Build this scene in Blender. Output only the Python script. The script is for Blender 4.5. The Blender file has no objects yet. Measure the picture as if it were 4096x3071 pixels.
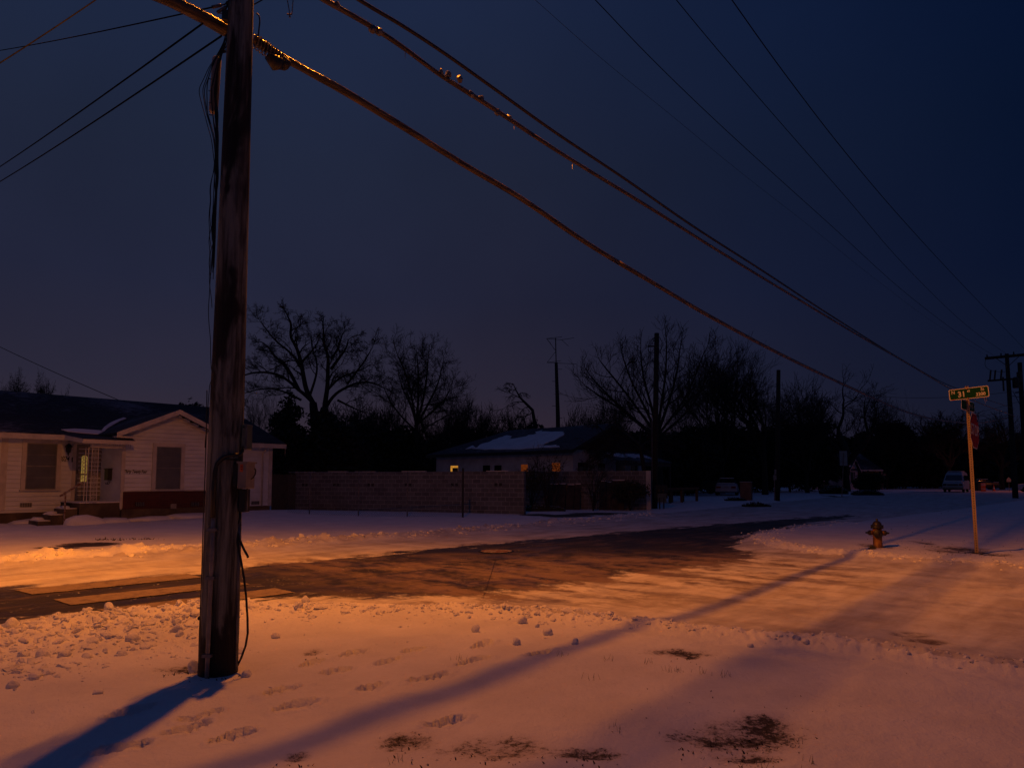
import bpy, math, random
import numpy as np
from mathutils import Vector, Matrix
R=math.radians
S=bpy.context.scene
COL=S.collection
rnd=random.Random(7)
# ------------------------------------------------------------------ camera geometry
F=2700.0; TH=R(4.4); HZ=1920.0; EYE=1.55
PPY=HZ-F*math.tan(TH)
def ray(px,py):
    a=(px-2048)/F; b=(PPY-py)/F
    return Vector((a, math.cos(TH)-b*math.sin(TH), math.sin(TH)+b*math.cos(TH)))
def P(px,py,Y):
    d=ray(px,py); return Vector((0,0,EYE))+d*(Y/d.y)
def G(px,py,z=0.0):
    d=ray(px,py); return Vector((0,0,EYE))+d*((z-EYE)/d.z)
def planehit(px,py,p0,dirv):
    # vertical plane through p0 containing dirv
    n=Vector((-dirv[1],dirv[0],0)); d=ray(px,py); o=Vector((0,0,EYE))
    t=(Vector((p0[0],p0[1],0))-o).dot(n)/d.dot(n)
    return o+d*t
cam=bpy.data.cameras.new('camera'); co=bpy.data.objects.new('camera',cam); COL.objects.link(co)
co.location=(0,0,EYE); co.rotation_euler=(R(90)+TH,0,0)
cam.sensor_width=36; cam.lens=F/4096*36; cam.shift_y=(PPY-1535.5)/4096; cam.clip_end=3000; cam.clip_start=.05
S.camera=co
S.view_settings.view_transform='Standard'; S.view_settings.look='None'; S.view_settings.exposure=0; S.view_settings.gamma=1
# ------------------------------------------------------------------ materials
def newmat(name):
    m=bpy.data.materials.new(name); m.use_nodes=True; nt=m.node_tree; nt.nodes.clear()
    o=nt.nodes.new('ShaderNodeOutputMaterial'); b=nt.nodes.new('ShaderNodeBsdfPrincipled')
    nt.links.new(b.outputs[0],o.inputs[0]); return m,nt,b
def N(nt,t,**k):
    n=nt.nodes.new(t)
    for a,v in k.items():
        if a.startswith('i_'):
            key=a[2:]; key=int(key) if key.isdigit() else key.replace('_',' ')
            n.inputs[key].default_value=v
        else: setattr(n,a,v)
    return n
def L(nt,a,b): nt.links.new(a,b)
def mathn(nt,op,a,b=None,c=None,clamp=False):
    n=nt.nodes.new('ShaderNodeMath'); n.operation=op; n.use_clamp=clamp
    for i,v in enumerate((a,b,c)):
        if v is None: continue
        if isinstance(v,(int,float)): n.inputs[i].default_value=v
        else: nt.links.new(v,n.inputs[i])
    return n.outputs[0]
def mixc(nt,f,a,b):
    n=nt.nodes.new('ShaderNodeMix'); n.data_type='RGBA'
    for s,v in ((n.inputs[0],f),(n.inputs[6],a),(n.inputs[7],b)):
        if isinstance(v,(int,float)): s.default_value=v
        elif isinstance(v,tuple): s.default_value=v if len(v)==4 else (*v,1)
        else: nt.links.new(v,s)
    return n.outputs[2]
def coords(nt,scale=(1,1,1),rot=(0,0,0),obj=True):
    t=nt.nodes.new('ShaderNodeTexCoord'); m=nt.nodes.new('ShaderNodeMapping')
    m.inputs['Scale'].default_value=scale; m.inputs['Rotation'].default_value=rot
    L(nt,t.outputs['Object' if obj else 'Generated'],m.inputs[0]); return m.outputs[0]
def rcoords(nt,rot,scale):
    t=nt.nodes.new('ShaderNodeTexCoord'); a=nt.nodes.new('ShaderNodeMapping'); a.inputs['Rotation'].default_value=(0,0,rot); L(nt,t.outputs['Object'],a.inputs[0])
    m=nt.nodes.new('ShaderNodeMapping'); m.inputs['Scale'].default_value=scale; L(nt,a.outputs[0],m.inputs[0]); return m.outputs[0]
def noise(nt,vec,scale,detail=3,rough=.55,dist=0):
    n=N(nt,'ShaderNodeTexNoise'); n.inputs['Scale'].default_value=scale; n.inputs['Detail'].default_value=detail
    n.inputs['Roughness'].default_value=rough; n.inputs['Distortion'].default_value=dist
    if vec is not None: L(nt,vec,n.inputs['Vector'])
    return n.outputs[0]
def ramp(nt,f,lo,hi):
    n=nt.nodes.new('ShaderNodeMapRange'); n.interpolation_type='SMOOTHSTEP'
    L(nt,f,n.inputs[0]); n.inputs[1].default_value=lo; n.inputs[2].default_value=hi; return n.outputs[0]
def bump(nt,b,h,strength=.5,dist=.01):
    n=N(nt,'ShaderNodeBump'); n.inputs['Strength'].default_value=strength; n.inputs['Distance'].default_value=dist
    L(nt,h,n.inputs['Height']); L(nt,n.outputs[0],b.inputs['Normal'])
def simple(name,c1,c2=None,scale=8,rough=.6,metal=0,stretch=(1,1,1),bs=.3,bd=.005,lo=.35,hi=.65,spec=.5):
    m,nt,b=newmat(name); v=coords(nt,stretch); f=noise(nt,v,scale,5,.6)
    L(nt,mixc(nt,ramp(nt,f,lo,hi),c1,c2 or tuple(x*.6 for x in c1)),b.inputs['Base Color'])
    b.inputs['Roughness'].default_value=rough; b.inputs['Metallic'].default_value=metal
    b.inputs['Specular IOR Level'].default_value=spec
    if bs: bump(nt,b,f,bs,bd)
    return m
def emis(name,col,st,pattern=None):
    m,nt,b=newmat(name); b.inputs['Base Color'].default_value=(*[x*.3 for x in col],1)
    f=noise(nt,coords(nt),5,3)
    L(nt,mixc(nt,ramp(nt,f,.2,.8),tuple(x*.45 for x in col),col),b.inputs['Emission Color']); b.inputs['Emission Strength'].default_value=st
    return m
M={}
M['iron']=simple('black_iron',(.015,.015,.017),rough=.5)
M['cable']=simple('cable_rubber',(.02,.017,.015),(.035,.03,.025),20,.42,bs=.4)
M['wirethin']=simple('thin_wire',(.008,.008,.009),rough=1,spec=0)
M['icycable']=None
M['bark']=simple('bark',(.028,.022,.018),(.015,.012,.01),6,.9)
M['leaf']=simple('evergreen_leaf',(.016,.024,.014),(.008,.012,.008),3,.8,bs=0)
M['shrubleaf']=simple('shrub_leaf',(.05,.05,.025),(.025,.03,.015),3,.8,bs=0)
M['white_trim']=simple('white_trim_paint',(.55,.53,.5),(.43,.41,.39),3,.55)
M['concrete']=simple('old_concrete',(.13,.10,.07),(.06,.045,.035),1.5,.9,bs=.5,bd=.01)
M['black']=simple('black_paint',(.012,.012,.012),rough=.45)
M['glassdark']=simple('dark_glass',(.01,.012,.015),rough=.08,bs=0,spec=.8)
M['blind']=simple('closed_blind',(.12,.125,.13),(.09,.093,.097),2,.16,spec=.7)
M['alum']=simple('aluminium_frame',(.22,.22,.21),(.15,.15,.15),4,.4,.3)
M['picket']=simple('weathered_fence_wood',(.10,.075,.045),(.05,.035,.025),5,.9,stretch=(6,6,.6))
M['cedar']=simple('brown_rail_wood',(.18,.08,.035),(.10,.045,.02),4,.85,stretch=(1,1,5))
M['galv']=simple('galvanised_steel',(.20,.20,.21),(.11,.10,.10),10,.45,.6)
M['rubber']=simple('tyre_rubber',(.012,.012,.012),rough=.9)
M['plastic_grey']=simple('grey_cabinet_paint',(.30,.26,.21),(.2,.17,.14),4,.5)
M['plastic_green']=simple('grey_green_cabinet',(.12,.15,.12),(.07,.09,.07),8,.35)
M['conduit']=simple('pvc_conduit',(.32,.28,.24),(.2,.17,.14),6,.4)
M['orange']=simple('orange_warning_paint',(.75,.13,.03),(.55,.09,.02),6,.5)
M['stucco']=simple('white_stucco',(.56,.54,.51),(.42,.40,.37),1.2,.9,bs=.6,bd=.01)
M['snow']=None
M['lit_amber']=emis('lit_amber_window',(1,.42,.05),.62)
M['lit_yellow']=emis('lit_yellow_window',(1,.60,.14),.24)
M['lit_orange']=emis('lit_orange_curtain',(1,.2,.03),.11)
M['lit_lens']=emis('sodium_lamp_lens',(1,.4,.08),30)
M['lit_white']=emis('white_porch_bulb',(.7,1,.75),3)
M['red_sign']=simple('stop_red',(.28,.012,.012),(.2,.01,.01),10,.6,bs=.05,spec=.1)
M['green_sign']=simple('sign_green',(.003,.055,.020),(.002,.05,.02),30,.6,bs=.05,spec=.08)
M['sign_white']=simple('sign_white',(.62,.58,.52),(.5,.47,.42),10,.4,bs=.05)
M['sign_grey']=simple('sign_back_aluminium',(.34,.33,.31),(.26,.25,.24),3,.5)
M['hyd_yellow']=simple('worn_yellow_paint',(.30,.13,.02),(.13,.05,.012),9,.55,bs=.5)
M['hyd_black']=simple('hydrant_black',(.02,.016,.013),rough=.5)
M['carwhite']=simple('white_car_paint',(.36,.39,.45),(.30,.33,.38),3,.35,bs=0)
M['cardark']=simple('dark_car_paint',(.01,.01,.012),rough=.3,bs=0)
M['rust']=simple('rusty_iron',(.30,.27,.24),(.16,.06,.03),14,.8,lo=.45,hi=.55)
M['stick']=simple('dead_leaf',(.035,.022,.012),(.02,.013,.008),20,.9,bs=0)
M['grassdry']=simple('dry_grass',(.16,.13,.06),(.06,.06,.025),20,.9,bs=0)
M['board_gable_shade']=simple('old_board_gable_shade',(.07,.05,.04),(.03,.022,.02),3,.9)
# pole wood
m,nt,b=newmat('pole_wood'); v=coords(nt,(1,1,.06)); v2=coords(nt,(1,1,.25))
f=noise(nt,v,22,6,.65,.3); f2=noise(nt,v2,3.2,4,.6,.6); f3=noise(nt,v,60,4,.7)
c=mixc(nt,ramp(nt,f,.35,.68),(.26,.27,.23),(.026,.025,.02)); c=mixc(nt,ramp(nt,f2,.48,.57),c,(.012,.009,.007)); c=mixc(nt,mathn(nt,'MULTIPLY',ramp(nt,f3,.62,.7),.6),c,(.015,.01,.008))
sp=N(nt,'ShaderNodeSeparateXYZ'); L(nt,coords(nt),sp.inputs[0])
fb=noise(nt,coords(nt,(1,1,.4)),6,4); ch=ramp(nt,mathn(nt,'SUBTRACT',fb,mathn(nt,'MULTIPLY',sp.outputs[2],.55)),.18,.3)
c=mixc(nt,ch,c,(.008,.006,.005)); L(nt,c,b.inputs['Base Color']); b.inputs['Roughness'].default_value=.75
bump(nt,b,mathn(nt,'ADD',f,mathn(nt,'MULTIPLY',f3,.6)),1,.03); M['pole']=m
# glazed cable
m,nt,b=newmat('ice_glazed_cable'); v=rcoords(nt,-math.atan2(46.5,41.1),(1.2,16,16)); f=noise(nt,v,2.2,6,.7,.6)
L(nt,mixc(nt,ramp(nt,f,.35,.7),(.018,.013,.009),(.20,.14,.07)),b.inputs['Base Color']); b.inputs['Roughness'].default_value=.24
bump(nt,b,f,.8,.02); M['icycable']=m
# siding
M['siding']=simple('white_siding_paint',(.66,.70,.76),(.57,.60,.65),1.3,.6,stretch=(1,1,2),bs=.15)
# shingles with thin snow in the courses
def shingle(name,c1,c2,snowamt):
    m,nt,b=newmat(name); v=coords(nt)
    br=N(nt,'ShaderNodeTexBrick'); L(nt,coords(nt),br.inputs[0]); 
    br.inputs['Color1'].default_value=(*c1,1); br.inputs['Color2'].default_value=(*c2,1); br.inputs['Mortar'].default_value=(.01,.01,.012,1)
    br.inputs['Scale'].default_value=1; br.inputs['Brick Width'].default_value=.32; br.inputs['Row Height'].default_value=.14; br.inputs['Mortar Size'].default_value=.012
    f=noise(nt,coords(nt,(1.2,7,7)),3.0,5,.7); g=noise(nt,v,.35,3)
    s=ramp(nt,mathn(nt,'ADD',mathn(nt,'MULTIPLY',f,.8),mathn(nt,'MULTIPLY',g,.6)),snowamt,snowamt+.12)
    L(nt,mixc(nt,mathn(nt,'MULTIPLY',s,.30),br.outputs[0],(.5,.55,.62)),b.inputs['Base Color']); b.inputs['Roughness'].default_value=.9
    bump(nt,b,f,.5,.01); return m
M['shingle']=shingle('dark_shingles',(.016,.022,.036),(.009,.012,.02),.71)
M['shingle2']=shingle('grey_shingles',(.09,.09,.10),(.05,.05,.06),.74)
def brick(name,c1,c2,mortar,w,h,ms,rot=(R(90),0,0),n2=.25,br_rough=.9):
    m,nt,b=newmat(name); br=N(nt,'ShaderNodeTexBrick'); v=coords(nt,rot=rot); L(nt,v,br.inputs[0])
    br.inputs['Color1'].default_value=(*c1,1); br.inputs['Color2'].default_value=(*c2,1); br.inputs['Mortar'].default_value=(*mortar,1)
    br.inputs['Scale'].default_value=1; br.inputs['Brick Width'].default_value=w; br.inputs['Row Height'].default_value=h; br.inputs['Mortar Size'].default_value=ms; br.inputs['Mortar Smooth'].default_value=.3
    br.inputs['Bias'].default_value=-.1
    f=noise(nt,v,1.1,4); L(nt,mixc(nt,mathn(nt,'MULTIPLY',ramp(nt,f,.4,.75),n2*2),br.outputs[0],tuple(x*.45 for x in c1)),b.inputs['Base Color'])
    b.inputs['Roughness'].default_value=br_rough; bump(nt,b,mathn(nt,'SUBTRACT',noise(nt,v,30,3),mathn(nt,'MULTIPLY',br.outputs[1],2)),.5,.008); return m
M['brick']=brick('red_brick',(.085,.018,.014),(.055,.012,.01),(.07,.045,.04),.22,.075,.006)
M['brick_tan']=brick('brown_brick',(.30,.13,.07),(.2,.085,.05),(.16,.12,.09),.22,.075,.006)
M['block']=brick('concrete_block',(.165,.17,.175),(.10,.10,.103),(.36,.365,.37),.40,.20,.011)
# ------------------------------------------------------------------ mesh helpers
class MB:
    def __init__(s): s.v=[]; s.f=[]
    def add(s,vs,fs):
        o=len(s.v); s.v+= [tuple(x) for x in vs]; s.f+=[tuple(i+o for i in f) for f in fs]; return s
    def box(s,x0,x1,y0,y1,z0,z1,mat=None):
        vs=[Vector((x,y,z)) for z in (z0,z1) for x,y in ((x0,y0),(x1,y0),(x1,y1),(x0,y1))]
        if mat: vs=[mat@v for v in vs]
        return s.add(vs,[(3,2,1,0),(4,5,6,7),(0,1,5,4),(1,2,6,5),(2,3,7,6),(3,0,4,7)])
    def tube(s,pts,r,n=8,cap=True):
        pts=[Vector(p) for p in pts]; k=len(pts)
        rs=r if hasattr(r,'__len__') else [r]*k
        o=len(s.v); up=Vector((0,0,1)); prev=None
        for i,p in enumerate(pts):
            t=(pts[min(i+1,k-1)]-pts[max(i-1,0)])
            if t.length<1e-9: t=Vector((0,0,1))
            t.normalize()
            if prev is None:
                a=up if abs(t.z)<.95 else Vector((1,0,0)); u=t.cross(a).normalized()
            else:
                u=prev-t*prev.dot(t)
                u=u.normalized() if u.length>1e-6 else t.orthogonal().normalized()
            prev=u; w=t.cross(u)
            for j in range(n):
                a=2*math.pi*j/n; s.v.append(tuple(p+(u*math.cos(a)+w*math.sin(a))*rs[i]))
        for i in range(k-1):
            for j in range(n):
                a=o+i*n+j; b=o+i*n+(j+1)%n; s.f.append((a,b,b+n,a+n))
        if cap and n>2:
            s.f.append(tuple(o+j for j in reversed(range(n)))); s.f.append(tuple(o+(k-1)*n+j for j in range(n)))
        return s
    def lathe(s,prof,n=20,mat=None):
        o=len(s.v)
        for r,z in prof:
            for j in range(n):
                a=2*math.pi*j/n; v=Vector((r*math.cos(a),r*math.sin(a),z)); s.v.append(tuple(mat@v if mat else v))
        for i in range(len(prof)-1):
            for j in range(n):
                a=o+i*n+j; b=o+i*n+(j+1)%n; s.f.append((a,b,b+n,a+n))
        s.f.append(tuple(o+j for j in reversed(range(n)))); s.f.append(tuple(o+(len(prof)-1)*n+j for j in range(n)))
        return s
    def prism(s,poly,d):   # poly: list of 3d points, extruded by vector d
        n=len(poly); poly=[Vector(p) for p in poly]; d=Vector(d)
        return s.add(poly+[p+d for p in poly],[tuple(reversed(range(n))),tuple(range(n,2*n))]+[(i,(i+1)%n,(i+1)%n+n,i+n) for i in range(n)])
    def ico(s,c,r,seed,sq=(1,1,1),rough=.3,rot=0):
        rg=random.Random(seed); t=(1+5**.5)/2
        V=[(-1,t,0),(1,t,0),(-1,-t,0),(1,-t,0),(0,-1,t),(0,1,t),(0,-1,-t),(0,1,-t),(t,0,-1),(t,0,1),(-t,0,-1),(-t,0,1)]
        Fc=[(0,11,5),(0,5,1),(0,1,7),(0,7,10),(0,10,11),(1,5,9),(5,11,4),(11,10,2),(10,7,6),(7,1,8),(3,9,4),(3,4,2),(3,2,6),(3,6,8),(3,8,9),(4,9,5),(2,4,11),(6,2,10),(8,6,7),(9,8,1)]
        V=[Vector(v).normalized() for v in V]; mid={}; F2=[]
        def md(a,b):
            k=(min(a,b),max(a,b))
            if k not in mid: V.append(((V[a]+V[b])/2).normalized()); mid[k]=len(V)-1
            return mid[k]
        for a,b_,c_ in Fc:
            x,y,z=md(a,b_),md(b_,c_),md(c_,a); F2+=[(a,x,z),(b_,y,x),(c_,z,y),(x,y,z)]
        rm=Matrix.Rotation(rot,3,'Z'); out=[]
        pl=[(Vector((rg.uniform(-1,1),rg.uniform(-1,1),rg.uniform(-.5,1))).normalized(),rg.uniform(.55,.85)) for _ in range(5)]
        for v in V:
            k=1+rg.uniform(-rough,rough)*.4; q=v*k
            for n,dd in pl:
                e=q.dot(n)
                if e>dd: q=q-n*(e-dd)
            out.append(Vector(c)+rm@Vector((q.x*r*sq[0],q.y*r*sq[1],q.z*r*sq[2])))
        return s.add(out,F2)
def link(name,mesh,parent=None):
    o=bpy.data.objects.new(name,mesh); COL.objects.link(o)
    if parent: o.parent=parent
    return o
SPLIT={'fascia','corner_board','equipment','conduit_strap','hook_bracket','wedge_clamp','lashing_clamp','side_window','brace','fuse_cutout','stripe','bolt','vent_hole','drop_wire','jumper_wire','porch_fascia','loose_cable','hanging_cable','riser_cable','soffit','icicle'}
def comps(mb):
    par=list(range(len(mb.v)))
    def fd(x):
        while par[x]!=x: par[x]=par[par[x]]; x=par[x]
        return x
    for f in mb.f:
        a=fd(f[0])
        for q in f[1:]: par[fd(q)]=a
    gr={}
    for f in mb.f: gr.setdefault(fd(f[0]),[]).append(f)
    out=[]
    for fs in gr.values():
        us=sorted({i for f in fs for i in f}); mp={u:k for k,u in enumerate(us)}; m=MB(); m.v=[mb.v[u] for u in us]; m.f=[tuple(mp[i] for i in f) for f in fs]; out.append(m)
    return out
def build(name,mb,mat,parent=None,label=None,smooth=False):
    if parent is not None and name in SPLIT:
        o=None
        for m in comps(mb): o=build1(name,m,mat,parent,label,smooth)
        return o
    return build1(name,mb,mat,parent,label,smooth)
def build1(name,mb,mat,parent=None,label=None,smooth=False):
    me=bpy.data.meshes.new(name); me.from_pydata(mb.v,[],mb.f); me.materials.append(M[mat] if isinstance(mat,str) else mat); me.update()
    if smooth:
        me.polygons.foreach_set('use_smooth',[True]*len(me.polygons))
    o=link(name,me,parent)
    if label: o['label']=label
    return o
def tag(o,label,cat,group=None):
    o['label']=label; o['category']=cat
    if group: o['group']=group
    return o
def thing(name,label,cat,loc=(0,0,0),rz=0,group=None):
    o=bpy.data.objects.new(name,None); COL.objects.link(o); o.location=loc; o.rotation_euler=(0,0,rz); o.empty_display_size=.2
    return tag(o,label,cat,group)
def copytree(o,parent=None):
    c=o.copy(); COL.objects.link(c); c.parent=parent
    for ch in list(o.children): copytree(ch,c)
    return c
def text(name,body,size,mat,parent,loc,rot=(R(90),0,0),shear=0,ext=.002,sx=1,bold=0,cx='CENTER'):
    cu=bpy.data.curves.new(name,'FONT'); cu.body=body; cu.size=size; cu.extrude=ext; cu.shear=shear; cu.align_x=cx; cu.align_y='CENTER'; cu.offset=bold
    t=bpy.data.objects.new('tmp',cu); COL.objects.link(t)
    dg=bpy.context.evaluated_depsgraph_get(); me=bpy.data.meshes.new_from_object(t.evaluated_get(dg)); bpy.data.objects.remove(t)
    me.materials.clear(); me.materials.append(M[mat]); o=link(name,me,parent); o.location=loc; o.rotation_euler=rot; o.scale=(sx,1,1); return o
# ------------------------------------------------------------------ noise
_rs=np.random.RandomState(3); _T=_rs.rand(256,256)
def vn(x,y,s=0):
    x=np.asarray(x,float)+s*17.3; y=np.asarray(y,float)+s*9.1
    xi=np.floor(x).astype(int); yi=np.floor(y).astype(int); fx=x-xi; fy=y-yi; fx=fx*fx*(3-2*fx); fy=fy*fy*(3-2*fy)
    a=_T[xi&255,yi&255]; b=_T[(xi+1)&255,yi&255]; c=_T[xi&255,(yi+1)&255]; d=_T[(xi+1)&255,(yi+1)&255]
    return (a*(1-fx)+b*fx)*(1-fy)+(c*(1-fx)+d*fx)*fy
def fbm(x,y,s=0,o=4):
    t=0;a=.5;n=0
    for k in range(o): t=t+a*vn(np.asarray(x)*2**k,np.asarray(y)*2**k,s+k*3); n+=a; a*=.5
    return t/n
def sst(a,b,x):
    t=np.clip((x-a)/(b-a),0,1); return t*t*(3-2*t)
def polyxy(pts): return [tuple(G(px,py)[:2]) for px,py in pts]
def segdist(x,y,pts,closed=False):
    d=np.full(x.shape,1e9); n=len(pts)
    for i in range(n if closed else n-1):
        ax,ay=pts[i]; bx,by=pts[(i+1)%n]; vx,vy=bx-ax,by-ay; q=vx*vx+vy*vy+1e-12
        t=np.clip(((x-ax)*vx+(y-ay)*vy)/q,0,1); d=np.minimum(d,(x-ax-t*vx)**2+(y-ay-t*vy)**2)
    return np.sqrt(d)
def inside(x,y,pts):
    r=np.zeros(x.shape,bool); n=len(pts); j=n-1
    for i in range(n):
        xi,yi=pts[i]; xj,yj=pts[j]
        c=((yi>y)!=(yj>y))&(x<(xj-xi)*(y-yi)/(yj-yi+1e-12)+xi); r^=c; j=i
    return r
def sdist(x,y,pts): d=segdist(x,y,pts,True); return np.where(inside(x,y,pts),d,-d)
# street outline (world, on the flat road level)
STREET=polyxy([(-900,2650),(0,2505),(600,2450),(1000,2425),(1400,2410),(1750,2440),(2300,2495),(2700,2525),(3300,2600),(4096,2712),(5200,2870),
 (5200,2350),(4096,2276),(3600,2240),(3300,2224),(3080,2192),(2990,2155),(3100,2128),(3380,2095),(3700,2052),(4096,2006),(4900,1967),
 (5000,1950),(4096,1962),(3700,1972),(3400,1992),(3000,2022),(2600,2056),(2000,2110),(1500,2152),(1000,2188),(500,2228),(0,2265),(-900,2330)])
ASPH=polyxy([(-500,2372),(0,2350),(400,2326),(800,2292),(1050,2258),(1500,2216),(2000,2170),(2500,2127),(3000,2086),(3400,2058),(3430,2066),(3200,2103),(2990,2148),
 (2940,2185),(3060,2225),(3000,2250),(2700,2285),(2400,2330),(2050,2385),(1700,2402),(1200,2396),(800,2424),(500,2448),(0,2504),(-500,2560)])
GLAZE=polyxy([(1000,2235),(1700,2230),(2500,2215),(3150,2215),(3500,2270),(3600,2310),(3100,2370),(2500,2430),(1900,2455),(1500,2400),(1400,2330)])
NEARB_L=polyxy([(-600,2640),(0,2560),(400,2520),(800,2490)])
NEARB_L2=polyxy([(-600,2760),(0,2640),(400,2590),(800,2530)])
NEARB_R=polyxy([(800,2490),(1300,2470),(1800,2452),(2150,2470),(2450,2505),(2700,2535),(3100,2580),(3600,2630),(4300,2730)])
FARB=polyxy([(-600,2302),(0,2256),(400,2228),(800,2202),(1200,2176),(1600,2148),(2100,2108),(2600,2062)])
CORNB=polyxy([(4300,2282),(3900,2262),(3600,2236),(3300,2216),(3120,2185),(3030,2155),(3130,2122),(3380,2092)])
DRIFT=[polyxy(q) for q in ([(960,2650),(1350,2585),(1700,2572),(1990,2602)],[(1980,2700),(2500,2640),(3100,2700),(3700,2790)],[(300,2860),(900,2800),(1500,2880)],[(2100,2960),(2700,2880),(3500,2920)])]
FOOT=[(1130,2808,190,.32),(1182,2868,175,.30),(1480,2792,100,.5),(1720,2742,170,.35),(1885,2680,150,.3),(1545,2680,110,.35),(1340,2722,90,.4),(1410,2640,90,.5),
      (800,2905,180,.36),(740,2955,220,.4),(520,2895,150,.3),(480,3040,260,.35),(1930,2612,100,.35),(2160,2648,110,.35),(1250,2685,90,.4),(1785,2922,60,.2),(930,2985,120,.35),(1660,2630,100,.3)]
FPW=[]
for px,py,lp,sl in FOOT:
    a=G(px-lp/2,py+lp*sl/2*.75); b=G(px+lp/2,py-lp*sl/2*.75); c=(a+b)/2; d=(b-a); FPW.append((c.x,c.y,math.atan2(d.y,d.x),max(.13,d.length*.46)))
DIRT=[(1640,3000,90,30),(2010,3035,190,32),(1180,3062,50,15),(2720,2645,110,14),(2760,2660,40,12),(2930,2985,230,38),(3080,2950,120,35),(3000,3055,120,20),(2350,3050,120,20),
      (760,2702,95,13),(860,2700,70,12),(3700,2182,30,5),(3840,2205,95,7),(3900,2215,55,9),(3790,2215,60,6),(3500,2192,40,7),(3710,2570,60,9),(3640,2540,60,6),(1255,2635,30,9),
      (3960,2225,60,8),(4040,2660,80,8)]
DW=[(G(a,b).x,G(a,b).y,(G(a+c,b)-G(a-c,b)).length/2,(G(a,b-d)-G(a,b+d)).length/2) for a,b,c,d in DIRT]
# bare wet patches on the far verge / drive
DW2=[(G(a,b).x,G(a,b).y,(G(a+c,b)-G(a-c,b)).length/2,(G(a,b-d)-G(a,b+d)).length/2) for a,b,c,d in [(370,2184,125,7),(230,2200,110,4),(330,2190,120,5),(2270,2066,120,7),(2400,2058,150,6),(2150,2062,80,5),(3330,1995,30,3),(1330,2045,120,3)]]
def zbase(x,y):
    x=np.asarray(x,float); y=np.asarray(y,float)
    return .22*sst(35,60,y)+.18*np.exp(-((x+11.5)**2+(y-29)**2)/16)+1.0*sst(90,260,y)
def hz(x,y):
    x=np.atleast_1d(np.asarray(x,float)); y=np.atleast_1d(np.asarray(y,float))
    z=zbase(x,y); sd=sdist(x,y,STREET)
    lawn=sst(.05,.7,-sd); near=np.exp(-np.maximum(y-14,0)/25)
    z=z+.055*lawn+lawn*(.06*(fbm(x*.5,y*.5,1,3)-.5)+.022*(fbm(x*1.7,y*2.6,5,3)-.5)+.009*(fbm(x*9,y*13,6,3)-.5)+.004*(fbm(x*28,y*28,7,2)-.5))
    # packed snow on the street
    rd=1-lawn; u=x*.669+y*.743; w=-x*.743+y*.669
    z=z+rd*(.010*fbm(u*1.2,w*5,9,3)+.006*fbm(x*9,y*9,2,2))
    def ridge(pl,h,wd,seed,clump,fr=6):
        d=segdist(x,y,pl); d=d+ .35*wd*(fbm(x*1.5,y*1.5,seed,2)-.5)
        e=np.exp(-(d/wd)**2)
        c=fbm(x*fr,y*fr,seed+1,4); big=fbm(x*1.1,y*1.1,seed+2,2)
        return h*e*(.35+1.1*big)*(1-clump+clump*2*np.abs(c-.5)*2.4)
    z=z+ridge(NEARB_L,.10,.5,11,.5,7)+ridge(NEARB_L2,.07,.75,14,.6,6)
    z=z+ridge(NEARB_R,.105,.30,17,.28,9)+ridge(FARB,.16,.6,21,.5,4)+ridge(CORNB,.09,.4,25,.45,6)
    # wheel-edge terrace on the near cross street bank
    z=z+.03*np.exp(-((segdist(x,y,NEARB_R)-.55)/.25)**2)*fbm(x*8,y*8,31,3)
    for k_,pl in enumerate(DRIFT):
        d=segdist(x,y,pl)+.25*(fbm(x*2,y*2,50+k_,3)-.5); z=z+.028*np.exp(-(np.maximum(d,0)/.30)**2)
    # footprints
    for cx,cy,an,l in FPW:
        m=(np.abs(x-cx)<.6)&(np.abs(y-cy)<.6)
        if not m.any(): continue
        dx=x[m]-cx; dy=y[m]-cy; a=dx*math.cos(an)+dy*math.sin(an); b_=-dx*math.sin(an)+dy*math.cos(an)
        n=.55*(fbm(x[m]*15,y[m]*15,40,3)-.5)
        q=np.sqrt((a/(l))**2+((b_+.018*np.sin(a*14+cx*9))/(.050+.012*np.cos(a*15+cx*5)))**2)+n
        z[m]+= -.17*sst(1.05,.78,q)+.016*np.exp(-((q-1.35)/.22)**2)
    # melt hollow round the pole and dirt patches
    for cx,cy,a,b_ in DW+DW2:
        m=(np.abs(x-cx)<a*2)&(np.abs(y-cy)<b_*2.2)
        if m.any(): z[m]-=.02*np.exp(-((x[m]-cx)/a)**2-((y[m]-cy)/b_)**2)
    return z
def gz(x,y): return float(hz([x],[y])[0])
POLE=G(872,2690,.05)
# ------------------------------------------------------------------ ground sheet
rows=[.9]
while rows[-1]<420: rows.append(rows[-1]*(1.0062 if rows[-1]<40 else 1.012 if rows[-1]<100 else 1.05))
rows=[r for r in rows]; rows=np.array(rows)
fine=np.arange(-45,45.01,.135); coarse1=np.arange(-180,-45,3.0); coarse2=np.arange(48,180,3.0)
ang=np.radians(np.concatenate([coarse1,fine,coarse2])); nr,na=len(rows),len(ang)
RR,AA=np.meshgrid(rows,ang,indexing='ij'); X=(RR*np.sin(AA)).ravel(); Y=(RR*np.cos(AA)).ravel()
Z=hz(X,Y)
i=np.arange(nr-1)[:,None]; j=np.arange(na)[None,:]; jn=(j+1)%na
faces=np.stack([i*na+j,i*na+jn,(i+1)*na+jn,(i+1)*na+j],-1).reshape(-1,4)
cx=X[faces].mean(1); cy=Y[faces].mean(1)
isroad=inside(cx,cy,STREET)
sdA=sdist(X,Y,ASPH); sdG=sdist(X,Y,GLAZE)
asph=np.clip(.5+sdA/1.5,0,1)
glz=np.clip(.5+sdG/2.0,0,1)
dirt=np.zeros_like(X)
for cx_,cy_,a,b_ in DW: dirt=np.maximum(dirt,1.0*np.exp(-(((X-cx_)/(a*1.6))**2+((Y-cy_)/(b_*1.9))**2)))
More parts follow.
